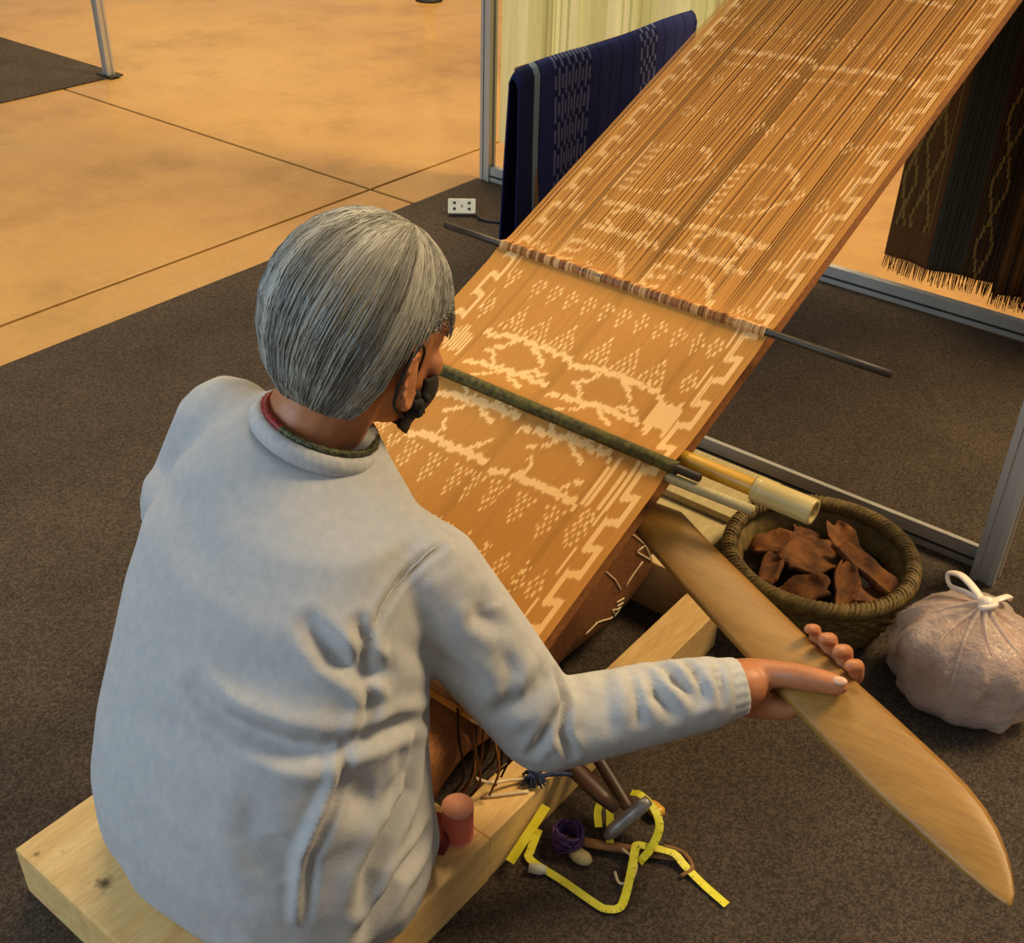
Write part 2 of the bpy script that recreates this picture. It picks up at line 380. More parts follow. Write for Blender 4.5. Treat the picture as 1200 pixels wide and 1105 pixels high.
# blue textile folded over a low rack
rk = empty('textile_rack', (-1.55, 2.36, 0), 'low wooden rack carrying the folded indigo textile', 'rack')
MB().tube([(-1.56, 2.005, .615), (-1.56, 2.72, .615)], .008, 12).build('bar', M['rust'], rk, True)
for y in (2.05, 2.68):
    for dx in (-.07, .07): MB().tube([(-1.56, y, .605), (-1.56+dx*.7, y, 0.006)], .011, 10).build('leg', M['rust'], rk, True)
BL = dict(n=lin('#272d60'), d=lin('#1c2146'), p=lin('#6f8494'), g=lin('#666b8c'), k=lin('#191d42'))
def blcol(u, v):     # u along the bar, v along the drape
    y = 1.985 + u*.735
    if y < 2.035: return BL['k'] if int(y*900) % 3 else BL['d']
    if y < 2.062: return BL['p'] if 2.041 < y < 2.058 else BL['d']
    if y < 2.11: return BL['n']
    if y < 2.255 or 2.45 < y < 2.53:
        t = (y*75) % 1; q = (v*30 + (int(y*75) % 2)*.5) % 1
        if t < .22: return BL['n']
        return BL['g'] if abs(q-.5)+abs(t-.6)*.5 < .36 else BL['d']
    return BL['n'] if int(y*300) % 7 else BL['d']
def blue():
    nu, nv = 110, 80; P = np.zeros((nu+1, nv+1, 3)); r = .009
    for i in range(nu+1):
        u = i/nu; y0 = 1.985 + .735*u
        sag = .003*math.sin(9*u) + .010*u
        if u < .03: sag -= .018*(1-u/.03)**2
        for j in range(nv+1):
            v = j/nv; L = v*1.19
            a = .58
            if L < a: x = -1.56+r+.012; z = .612-(a-L)
            elif L < a+math.pi*r: t = (L-a)/r; x = -1.56+.005+r*math.cos(t); z = .612+.9*r*math.sin(t)
            else: x = -1.56-r+.005; z = .612-(L-a-math.pi*r)
            dr = max(0, .612-z); x += (1 if L < a+1.5*r else -.4)*(.02*dr + .010*dr/.5*math.sin(11*u+.5)+.004*math.sin(29*u+2)*min(1, dr*6))
            P[i, j] = (x, y0 - (.03*dr if u < .02 else 0) - .02*dr*(1-u), z+sag)
    return MB().grid(P, [[blcol((i+.5)/nu, (j+.5)/nv) for j in range(nv)] for i in range(nu)])
o = solid(blue().build('blue_textile', M['cloth'], None, True), .004)
tag(o, 'indigo blue ikat textile with pale stripe draped over the low rack', 'textile')

# ================================================================== bench frame on the floor
bn = empty('low_bench', (-.81, .86, 0), 'low pale pine bench frame lying on the carpet under the weaver', 'bench')
def plank(name, c, d, mat, bev=.003, rz=0): return MB().box(c, d, rz, bev).build(name, mat, bn)
plank('side_rail', (-.624, 1.036, .04), (.062, .580, .08), M['pine'])
plank('side_rail', (-1.0, 1.036, .04), (.062, .580, .08), M['pine'])
plank('seat_board', (-.812, .552, .041), (.442, .385, .082), M['pine'], .004)
plank('foot_board', (-.80, 1.345, .05), (.36, .022, .098), M['pine_x'])
# bracing block beyond the foot board
wb = empty('timber_block', (-.84, 1.62, 0), 'squared pale timber block on the carpet beyond the foot board', 'timber')
MB().box((-.84, 1.61, .032), (.29, .25, .064), 0, .004).build('beam', M['plain_wood'], wb)
MB().box((-.84, 1.605, .0725), (.27, .10, .015), 0, .002).build('top_batten', M['plain_wood'], wb)

# ================================================================== loom: patterned warp and its rods
XL, XR, Y0, Y1 = -1.165, -.648, .80, 2.70
def wz(y): return .25 + .4349*(y-.908)
NS, DY = 258, .003
NR = int((Y1-Y0)/DY)
DX = (XR-XL)/NS
pat = np.zeros((NS, NR))
def put(x, y, w, h, val=1.0):
    i0, i1 = int(round((x-w/2-XL)/DX)), int(round((x+w/2-XL)/DX)); j0, j1 = int(round((y-h/2-Y0)/DY)), int(round((y+h/2-Y0)/DY))
    i0 = max(0, min(NS-1, i0)); i1 = max(i0+1, min(NS, i1)); j0 = max(0, min(NR-1, j0)); j1 = max(j0+1, min(NR, j1))
    pat[i0:i1, j0:j1] = np.maximum(pat[i0:i1, j0:j1], val)
def stroke(pts, h=.010, q=.005, dash=False, val=1.0):
    k = 0
    for (xa, ya), (xb, yb) in zip(pts[:-1], pts[1:]):
        n = max(1, int(round(max(abs(xb-xa)/q, abs(yb-ya)/.004))))
        for t in range(n+1):
            x = xa+(xb-xa)*t/n; y = ya+(yb-ya)*t/n; xq = XL + round((x-XL)/q)*q
            k += 1
            if dash and int(round((x-XL)/q)) % 2: continue
            put(xq, y + .0012*math.sin(xq*900), q, h*(1.0+.12*math.sin(xq*1700+y*300)), val)
def tuft(x, y0, y1, n=3, shape='tri', q=.0047, val=1.0):
    """dashes in a lattice: tri = wide at y1 and pointed at y0 (y0 > y1 turns it over); dia = pointed both ways"""
    L = abs(y1-y0); s = 1 if y1 > y0 else -1; rows = max(3, int(L/.0085))
    for r in range(rows):
        f = (r+.5)/rows; wd = f if shape == 'tri' else 1-abs(2*f-1)*.75
        m = int(round(n*wd))
        for c in range(-m, m+1):
            if (c+r) % 2: continue
            put(x+c*q, y0+s*f*L, q*.7, .0072, val)
PX = (-1.060, -.892)
for x0 in PX:
    for k in range(5): tuft(x0+.012+.036*k, .955+.004*(k % 2), 1.006, 2, 'dia')
    for k in range(3): tuft(x0+.036+.05*k, 1.035, 1.090, 4, 'tri')
    tuft(x0-.002, 1.04, 1.088, 2, 'tri')
    stroke([(x0+.008, 1.097), (x0+.045, 1.108), (x0+.085, 1.107), (x0+.125, 1.109), (x0+.158, 1.105)], .012)
    stroke([(x0+.052, 1.11), (x0+.058, 1.128), (x0+.048, 1.14)], .007); stroke([(x0+.118, 1.112), (x0+.128, 1.130), (x0+.142, 1.138)], .007)
    for yy, s in ((1.186, 1), (1.253, 1)):
        stroke([(x0+.004, yy-.010), (x0+.045, yy-.003), (x0+.075, yy+.002), (x0+.10, yy+.003), (x0+.155, yy+.002)], .010)
        stroke([(x0+.034, yy-.034), (x0+.06, yy-.014), (x0+.078, yy+.001)], .007)
        stroke([(x0+.082, yy+.001), (x0+.10, yy-.012), (x0+.12, yy-.02)], .008)
        stroke([(x0+.05, yy+.002), (x0+.04, yy+.018), (x0+.022, yy+.024)], .007); stroke([(x0+.10, yy+.004), (x0+.122, yy+.018), (x0+.14, yy+.017)], .007)
    stroke([(x0-.004, 1.303), (x0+.02, 1.306), (x0+.045, 1.314), (x0+.085, 1.314), (x0+.12, 1.314), (x0+.162, 1.310)], .010)
    stroke([(x0+.03, 1.283), (x0+.045, 1.292), (x0+.055, 1.312)], .008); stroke([(x0+.086, 1.312), (x0+.105, 1.300), (x0+.124, 1.285)], .009)
    for k in range(3): tuft(x0+.028+.05*k, 1.370, 1.322, 4, 'tri')
    for k in range(5): tuft(x0+.018+.034*k, 1.388, 1.430, 2, 'dia')
    # combs, dotted arch and limb just above the lease rod
    stroke([(x0+.003, 1.47), (x0+.004, 1.527)], .006, .006)
    for y in (1.478, 1.500, 1.522): stroke([(x0+.004, y), (x0+.030, y+.003)], .008)
    stroke([(x0+.036, 1.522), (x0+.094, 1.526)], .008, .004, True)
    stroke([(x0+.094, 1.526), (x0+.108, 1.518), (x0+.118, 1.500), (x0+.134, 1.478)], .012, .005)
    tuft(x0+.066, 1.474, 1.500, 2, 'dia'); tuft(x0+.128, 1.474, 1.492, 2, 'dia')
    for yy in (1.558, 1.616):
        stroke([(x0, yy), (x0+.035, yy+.003), (x0+.07, yy+.004), (x0+.10, yy+.006), (x0+.152, yy-.002)], .010)
        stroke([(x0+.028, yy+(.022 if yy < 1.6 else -.02)), (x0+.065, yy+.004)], .008)
        stroke([(x0+.084, yy+.004), (x0+.118, yy+(.02 if yy < 1.6 else -.02))], .009)
        stroke([(x0+.105, yy+.006), (x0+.12, yy-.010)], .008)
    # boat
    stroke([(x0, 1.650), (x0, 1.765)], .006, .006)
    for k in range(6): stroke([(x0+.004, 1.655+.019*k), (x0+.022, 1.660+.019*k)], .006, .004, val=.9)
    stroke([(x0+.01, 1.652), (x0+.05, 1.656), (x0+.085, 1.668)], .007, .0045, True); stroke([(x0+.085, 1.668), (x0+.105, 1.69), (x0+.135, 1.728)], .008)
    stroke([(x0+.005, 1.765), (x0+.07, 1.778)], .009, .005, True)
    stroke([(x0+.088, 1.784), (x0+.105, 1.778), (x0+.116, 1.762), (x0+.12, 1.744)], .012); tuft(x0+.137, 1.722, 1.752, 2, 'dia'); tuft(x0+.08, 1.690, 1.715, 2, 'tri')
    for k in range(5): tuft(x0+.012+.035*k, 1.838+.004*(k % 2), 1.874, 2, 'dia', val=.85)
    for k in range(3): tuft(x0+.014+.055*k, 1.928, 1.972, 2, 'dia', val=.9)
    stroke([(x0+.0, 1.992), (x0+.085, 2.002)], .009, .004, True); stroke([(x0+.115, 1.996), (x0+.150, 1.996)], .010)
    stroke([(x0-.006, 2.028), (x0+.05, 2.034), (x0+.10, 2.040), (x0+.155, 2.040)], .012, .004, False, .9)
    for k in range(6): tuft(x0+.004+.03*k, 2.078, 2.112, 2, 'dia', val=.75)
    for y in (2.24, 2.30, 2.44, 2.50, 2.62): stroke([(x0, y), (x0+.05, y+.006), (x0+.15, y)], .010)
    for k in range(4): tuft(x0+.02+.04*k, 2.35, 2.395, 2, 'dia')
# borders: battlement zigzag and bars on both selvedges
for xa, xb, m in ((-.682, -.664, 1), (-1.122, -1.140, -1)):
    y = .84; st = 0
    while y < 2.68:
        x = xa if st else xb; put(x, y+.022, .0075, .050); put((xa+xb)/2, y+.045, abs(xb-xa)+.007, .012); y += .0435; st = 1-st
    xs = -.709 if m > 0 else -1.097
    for (ya, yb, kind) in ((.955, 1.004, 't'), (1.04, 1.108, 't'), (1.105, 1.185, 'bars'), (1.245, 1.305, 'blk'), (1.32, 1.368, 't'), (1.39, 1.43, 't'), (1.47, 1.50, 't'), (1.575, 1.60, 'blk2'), (1.70, 1.74, 't'), (1.855, 1.875, 't'), (1.93, 1.96, 't'), (2.02, 2.05, 'blk2'), (2.09, 2.12, 't')):
        if kind == 't': tuft(xs, ya, yb, 3, 'dia')
        elif kind == 'bars':
            for k, dx in enumerate((-.020, -.012, .006, .016)): put(xs+dx*m, (ya+yb)/2+.008*(k % 2), .0045, (yb-ya)*(.8+.2*(k % 2)))
        elif kind == 'blk':
            for k in range(7): put(xs-.018+.006*k, (ya+yb)/2+random.uniform(-.01, .01), .005, (yb-ya)*random.uniform(.6, 1.))
        else:
            for k in range(5): put(xs-.010+.005*k, (ya+yb)/2, .004, .020*random.uniform(.7, 1.3))
    for k in range(22): put(xa+(-.012 if m > 0 else .012), .86+.083*k, .0032, .045, .85)
def build_warp():
    base = np.array(lin('#bb833e')); light = np.array(lin('#ecbf80')); dark = np.array(lin('#8f5b28'))
    V = np.zeros((NS, NR+1, 2, 3)); Cc = np.zeros((NS, NR, 3))
    yy = Y0 + DY*np.arange(NR+1); yc = yy[:-1]+DY/2
    tone = 1 + .055*rng.standard_normal(NS)
    for s in (-.898, -1.070, -.733, -.905): tone[abs(XL+DX*(np.arange(NS)+.5)-s) < .005] *= .6
    open_ = np.clip((yy-1.46)/.10, 0, 1)
    for i in range(NS):
        xm = XL+DX*(i+.5); gap = rng.random(); half = DX*.5*(1-open_*(.03+.36*(gap > .92)+.08*(gap > .6)*gap))*(1.03-.035*open_)
        drift = open_*(.0011*math.sin(i*1.7)+.0009*rng.standard_normal())*np.clip((yy-1.46)/.6, 0, 1)
        zo = open_*.0007*rng.standard_normal() + (.0001+.0003*open_)*rng.standard_normal()
        hump = .007*np.exp(-((yy-1.212)/.03)**2) + .004*np.exp(-((yy-1.46)/.02)**2)
        z = wz(yy) + zo + hump - .010*np.exp(-((yy-Y0)/.06)**2)
        V[i, :, 0] = np.stack([xm-half+drift, yy, z], 1); V[i, :, 1] = np.stack([xm+half+drift, yy, z], 1)
        sh = int(np.random.default_rng(i//3).choice([0, 0, 0, 1, -1])); p = np.roll(pat[i], sh)
        p = .15*np.roll(p, 1)+.7*p+.15*np.roll(p, -1)
        fade = np.where(yc > 1.46, np.where(rng.random() < .2, .4, .8), 1.0)
        p = np.clip(p*1.25, 0, 1)*fade
        t = (1+(tone[i]-1)*(.3+.7*open_[:-1]))*(1+.015*rng.standard_normal(NR))
        Cc[i] = (base*t[:, None])*(1-p[:, None]) + light*p[:, None]
        if rng.random() < .05: Cc[i] = np.where((yc > 1.3)[:, None], Cc[i]*.7+dark*.3, Cc[i])
    idx = np.arange(NS*(NR+1)*2).reshape(NS, NR+1, 2)
    F = np.stack([idx[:, :-1, 0], idx[:, :-1, 1], idx[:, 1:, 1], idx[:, 1:, 0]], -1).reshape(-1, 4)
    me = bpy.data.meshes.new('warp'); me.vertices.add(V.size//3); me.vertices.foreach_set('co', V.ravel())
    me.loops.add(F.size); me.loops.foreach_set('vertex_index', F.ravel()); me.polygons.add(len(F))
    me.polygons.foreach_set('loop_start', np.arange(len(F))*4); me.update(calc_edges=True)
    at = me.color_attributes.new('Col', 'FLOAT_COLOR', 'CORNER')
    c4 = np.concatenate([Cc.reshape(-1, 3), np.ones((len(F), 1))], 1); at.data.foreach_set('color', np.repeat(c4, 4, 0).astype(np.float32).ravel())
    return me
lm = empty('backstrap_loom', (-.906, .82, wz(.82)), 'backstrap loom with a long brown ikat warp stretched up from the weaver', 'loom')
tag(link('warp', build_warp(), M['warp'], lm), 'brown warp threads with cream ikat motifs', kind='stuff')
nl = np.array([[[XL+.004+(XR-XL-.008)*i/8, y, wz(y)-.034] for y in np.linspace(.83, 2.68, 40)] for i in range(9)])
solid(MB().grid(nl).build('lower_warp', M['lower_warp'], lm), .002)
def xrod(x0, x1, y, dz, r, mat, name, seg=12, jit=0, n=2):
    return MB().tube([(x0+(x1-x0)*k/n, y+jit*math.sin(k*1.3), wz(y)+dz+jit*math.cos(k*2.1)) for k in range(n+1)], r, seg).build(name, mat, lm, True)
xrod(-1.235, -.585, .815, .004, .016, M['rust'], 'cloth_beam')
xrod(-1.30, -.52, 2.70, .0, .022, M['rust'], 'warp_beam')
for x in (-1.27, -.55): MB().tube([(x, 2.70, wz(2.70)+.01), (x, 2.776, 2.30)], .004, 6).build('hanging_cord', M['cream'], lm)
lr = xrod(-1.29, -.455, 1.462, .0065, .0062, M['black_rod'], 'lease_rod', n=8, jit=.0006)
mb = MB()
for k in range(150):       # threads crossing over the lease rod in bundles
    x = XL+.006+(XR-XL-.012)*k/149; r = .0070+.0010*math.sin(k*.6)+.0008*random.random()
    mb.tube([(x, 1.4565, wz(1.462)+.000), (x, 1.4555, wz(1.462)+.0065), (x, 1.460, wz(1.462)+.0065+r), (x, 1.4675, wz(1.462)+.012), (x, 1.474, wz(1.474)+.002)], .0017, 5,
            col=lin(random.choice(('#e9bd82', '#d2a168'))) if (k//4) % 7 == 0 or random.random() < .25 else lin(random.choice(('#a97243', '#b9824e', '#8f5c33'))))
tag(mb.build('crossing_threads', M['warp'], lr), kind='stuff')
hr = xrod(-1.20, -.60, 1.205, .010, .0066, M['black_rod'], 'heddle_rod')
mb = MB()
for k in range(230):
    x = XL-.004+(XR-XL+.014)*k/229
    a = random.uniform(-.2, .2)
    pts = [(x+.0008*math.sin(t+a), 1.205+.0090*math.cos(t), wz(1.205)+.010+.0090*math.sin(t)) for t in np.linspace(0, 2*math.pi, 9)]
    mb.tube(pts, .0014, 4, False)
tag(mb.build('heddle_string', M['heddle'], hr, True), kind='stuff')
# bamboo roller with hollow end, above the heddle rod
def bamboo(x0, x1, y, z, ro, ri, name, mat, node=None):
    n = 28; rings = []
    def ring(x, r): return [(x, y+r*math.cos(2*math.pi*k/n), z+r*math.sin(2*math.pi*k/n)) for k in range(n)]
    xs = [(x0, ro*.98)]
    if node:
        for t in node: xs += [(t-.006, ro*.985), (t-.002, ro*1.07), (t, ro*.95), (t+.002, ro*1.07), (t+.007, ro*.99)]
    xs += [(x1-.002, ro), (x1, ro*.97), (x1, ri), (x1-.09, ri*.96)]
    return MB().loft([ring(x, r) for x, r in xs]).build(name, mat, lm, True)
yb, zb_ = 1.247, wz(1.247)-.0185
bamboo(-1.19, -.512, yb, zb_, .0125, .009, 'bamboo_roller', M['bamboo'])
bamboo(-.535, -.447, yb, zb_, .0185, .0125, 'bamboo_sleeve', M['bamboo_pale'], [-.530])
MB().tube([(-.70, 1.198, wz(1.198)-.004), (-.515, 1.205, wz(1.205)-.006)], .0075, 10).build('shed_stick', M['plain_wood'], lm, True)

# ================================================================== weaving sword held in the hand
SA = Vector((-.66, 1.19, .303)); SD = Vector((.895, -.44, -.03)).normalized()
sw0 = Vector((0, 0, 1)).cross(SD).normalized(); su0 = SD.cross(sw0); tl = math.radians(20)
SN = su0*math.cos(tl) - sw0*math.sin(tl); SW = SN.cross(SD)
def sp(s, w, n=0.0): return SA + SD*s + SW*w + SN*n
def sword():
    st = [-.10, -.06, -.02, .02, .06, .10, .2, .33, .45, .53, .57, .60, .625, .65, .67, .685, .6925]
    upw = np.interp(st, [-.10, -.02, .02, .10, .33, .47, .5625, .6136, .658, .6909, .6925], [.012, .020, .038, .0375, .045, .055, .0598, .0535, .0345, .0100, .004])
    low = np.interp(st, [-.10, .012, .14, .38, .49, .61, .6626, .6906, .6925], [-.030, -.034, -.036, -.0315, -.0312, -.017, -.0075, -.001, .0005])
    rings = []
    for s, a, b in zip(st, upw, low):
        t = .0065 if s < .6 else .0065*max(.3, (.70-s)/.1); c = (a+b)/2; h = (a-b)/2
        rings.append([sp(s, c+h*x, t*z) for x, z in ((-1, 0), (-.82, .55), (-.45, .95), (0, 1.05), (.45, .95), (.82, .55), (1, 0), (.82, -.55), (.45, -.95), (0, -1.05), (-.45, -.95), (-.82, -.55))])
    return MB().loft(rings).build('weaving_sword', M['sword'], None, True)
sw = sword(); tag(sw, 'long polished wooden weaving sword held in the right hand', 'weaving sword')

# ================================================================== the weaver
SC = Vector((-.847, .822, .685))                       # skull centre
hp = math.radians(20)
HF = Vector((0.03, math.cos(hp), -math.sin(hp))).normalized(); HR = Vector((1, -.03, 0)).normalized(); HU = HR.cross(HF).normalized(); HR = HF.cross(HU)
HM = Matrix((HR, HF, HU)).transposed()
def hl(r, f, u): return SC + HM @ Vector((r, f, u))
SHR, ELR, WRR = Vector((-.688, .738, .462)), Vector((-.55, .79, .272)), Vector((-.392, .985, .292))
SHL, ELL, WRL = Vector((-.985, .722, .542)), Vector((-1.095, .715, .372)), Vector((-1.02, .93, .225))
NB = Vector((-.852, .742, .580))                        # neck base
def hand(mb, frame, curls):
    for chain in curls:
        P = [frame(*p[:3]) for p in chain]; R = [p[3] for p in chain]
        for a, b, ra, rb in zip(P[:-1], P[1:], R[:-1], R[1:]): capsule(mb, a, ra, b, rb)
HS = .335                                               # hand station along the sword
def hs(d, w, n): return sp(HS+d, w, n)
RH = []
for k, (d, r, cu) in enumerate(((.042, .0098, 1.0), (.017, .0102, 1.05), (-.008, .0098, 1.0), (-.031, .0086, .9))):
    RH.append([(d*.8-.012, -.044, -.021, r*1.12), (d, -.004, -.0205, r*1.05), (d+.004, .034*cu, -.021, r), (d+.006, .0575*cu, -.008, r*.98), (d+.006, .0605*cu, .012, r*.94), (d+.006, .050*cu, .0215, r*.88)])
TH = [(-.046, -.066, -.004, .0205), (-.016, -.046, .018, .0190), (.014, -.018, .0245, .0158), (.024, -.009, .0250, .0160), (.046, .010, .0230, .0145), (.062, .023, .0210, .0125)]
def body():
    mb = MB()
    mb.ball(SC, (.072, .092, .094), 3, mat=HM)
    mb.ball(hl(0, .030, -.055), (.060, .064, .060), 3, mat=HM)
    mb.ball(hl(0, .058, -.098), (.030, .028, .022), 2, mat=HM)
    mb.ball(hl(0, .072, .0), (.055, .026, .045), 2, mat=HM)
    capsule(mb, hl(0, .088, -.012), .008, hl(0, .104, -.042), .012)                 # nose
    for s in (-1, 1):
        mb.ball(hl(s*.038, .076, -.034), (.022, .018, .02), 2, mat=HM)             # cheek
        capsule(mb, hl(s*.015, .092, .012), .006, hl(s*.05, .080, .012), .006)      # brow
        er = HM @ Matrix.Rotation(s*.42, 3, 'Z') @ Matrix.Rotation(.18, 3, 'X')
        mb.ball(hl(s*.083, -.008, -.034), (.011, .021, .034), 2, mat=er)           # ear
        for a in np.linspace(-2.4, 2.0, 10):
            mb.ball(hl(s*.090, -.012, -.034) + er @ Vector((s*.003, -.020*math.cos(a), .032*math.sin(a))), .0060, 1)
        mb.ball(hl(s*.081, .002, -.066), (.008, .011, .011), 1)
    capsule(mb, hl(0, -.012, -.045), .056, NB+Vector((0, -.005, .01)), .057)
    capsule(mb, NB+Vector((.002, .006, -.01)), .054, (-.84, .735, .49), .06)
    mb.loft([[(cx+(a-.022)*math.cos(t), cy+(b-.022)*math.sin(t), z) for t in np.linspace(0, 2*math.pi, 32, endpoint=False)] for (z, cx, cy, a, b) in TOR if .1 < z < .5])
    capsule(mb, (-.84, .725, .48), .06, SHR, .045); capsule(mb, (-.84, .725, .49), .06, SHL, .045)
    capsule(mb, SHR, .046, ELR, .036); capsule(mb, ELR, .036, WRR, .029)
    capsule(mb, SHL, .046, ELL, .036); capsule(mb, ELL, .036, WRL, .024)
    # right palm and fingers around the sword
    capsule(mb, WRR, .029, hs(-.024, -.066, -.010), .027); capsule(mb, hs(-.040, -.066, -.010), .022, hs(-.030, -.030, -.024), .014)
    capsule(mb, hs(-.006, -.064, -.014), .021, hs(.026, -.032, -.024), .014); capsule(mb, hs(-.030, -.030, -.024), .014, hs(.026, -.032, -.024), .014)
    hand(mb, hs, RH + [TH])
    # left hand, relaxed under the warp
    D = (WRL-ELL).normalized(); Z = Vector((0, 0, 1)); X = D.cross(Z).normalized(); Z = X.cross(D)
    def lh(d, w, n): return WRL + D*d + X*w + Z*n
    capsule(mb, WRL, .024, lh(.05, .0, 0), .022); capsule(mb, lh(.03, -.014, 0), .015, lh(.085, -.026, 0), .012); capsule(mb, lh(.03, .014, 0), .015, lh(.085, .026, 0), .012); capsule(mb, lh(.085, -.026, 0), .011, lh(.085, .026, 0), .011)
    fs = [[(.08, w, 0, .009), (.118*l, w*1.1, -.004, .0085), (.142*l, w*1.1, -.016, .008), (.152*l, w*1.1, -.03, .0075)] for w, l in ((-.027, .97), (-.009, 1.05), (.009, 1.02), (.027, .92))]
    hand(mb, lh, fs + [[(.02, .02, -.005, .013), (.05, .042, -.012, .011), (.085, .052, -.018, .009)]])
    # legs stretched out to the foot board, soles against it
    for s in (-1, 1):
        hx = -.82+s*.046
        capsule(mb, (hx, .60, .130), .044, (hx-.005, .96, .128), .038); capsule(mb, (hx-.005, .96, .128), .038, (hx-.003, 1.262, .090), .028)
        capsule(mb, (hx-.003, 1.27, .064), .030, (hx+.008*s, 1.312, .15), .026); capsule(mb, (hx+.008*s, 1.312, .15), .028, (hx+.016*s, 1.312, .215), .020)
        for t in range(5): capsule(mb, (hx+s*(.022-.011*t)+.012*s, 1.312, .20), .010, (hx+s*(.026-.013*t)+.014*s, 1.306, .238-.006*t), .008-.0005*t)
    return mb
# torso sections: z, centre x, centre y, half width, half depth
TOR = [(.084, -.798, .572, .212, .152), (.13, -.800, .566, .226, .166), (.20, -.803, .568, .220, .166), (.28, -.806, .582, .207, .158), (.35, -.812, .606, .198, .148),
       (.42, -.824, .636, .192, .136), (.48, -.834, .664, .180, .122), (.53, -.842, .692, .158, .102), (.570, -.850, .716, .108, .084), (.590, -.848, .732, .074, .070)]
def torso_ring(z, cx, cy, a, b, n=56, p=2.3):
    out = []
    for t in np.linspace(0, 2*math.pi, n, endpoint=False):
        c, s = math.cos(t), math.sin(t)
        w = 1 + max(0, 1-(z-.08)/.12)*(.022*math.sin(11*t+.5)+.014*math.sin(19*t+2)) if z < .2 else 1.0
        out.append((cx+w*a*math.copysign(abs(c)**(2/p), c), cy+w*b*math.copysign(abs(s)**(2/p), s), z - (.25*a*c*min(1, (z-.54)/.04) if z > .54 else 0)))
    return out
def shirt():
    mb = MB(); mb.loft([torso_ring(*t) for t in TOR])
    capsule(mb, (-.80, .705, .512), .062, SHR+Vector((0, -.004, -.002)), .066)
    capsule(mb, (-.90, .71, .545), .058, SHL+Vector((0, -.004, 0)), .062)
    capsule(mb, SHR, .066, SHR.lerp(ELR, .5), .062); capsule(mb, SHR.lerp(ELR, .5), .062, ELR, .055); capsule(mb, ELR, .055, ELR.lerp(WRR, .5), .049); capsule(mb, ELR.lerp(WRR, .5), .049, ELR.lerp(WRR, .82), .044)
    capsule(mb, (-.93, .668, .46), .082, (-1.035, .688, .43), .064); capsule(mb, (-.94, .63, .34), .105, (-1.03, .672, .37), .066); capsule(mb, (-.94, .62, .24), .12, (-1.0, .64, .28), .07)
    capsule(mb, SHL, .064, ELL, .058); capsule(mb, ELL, .052, ELL.lerp(WRL, .85), .038)
    return mb
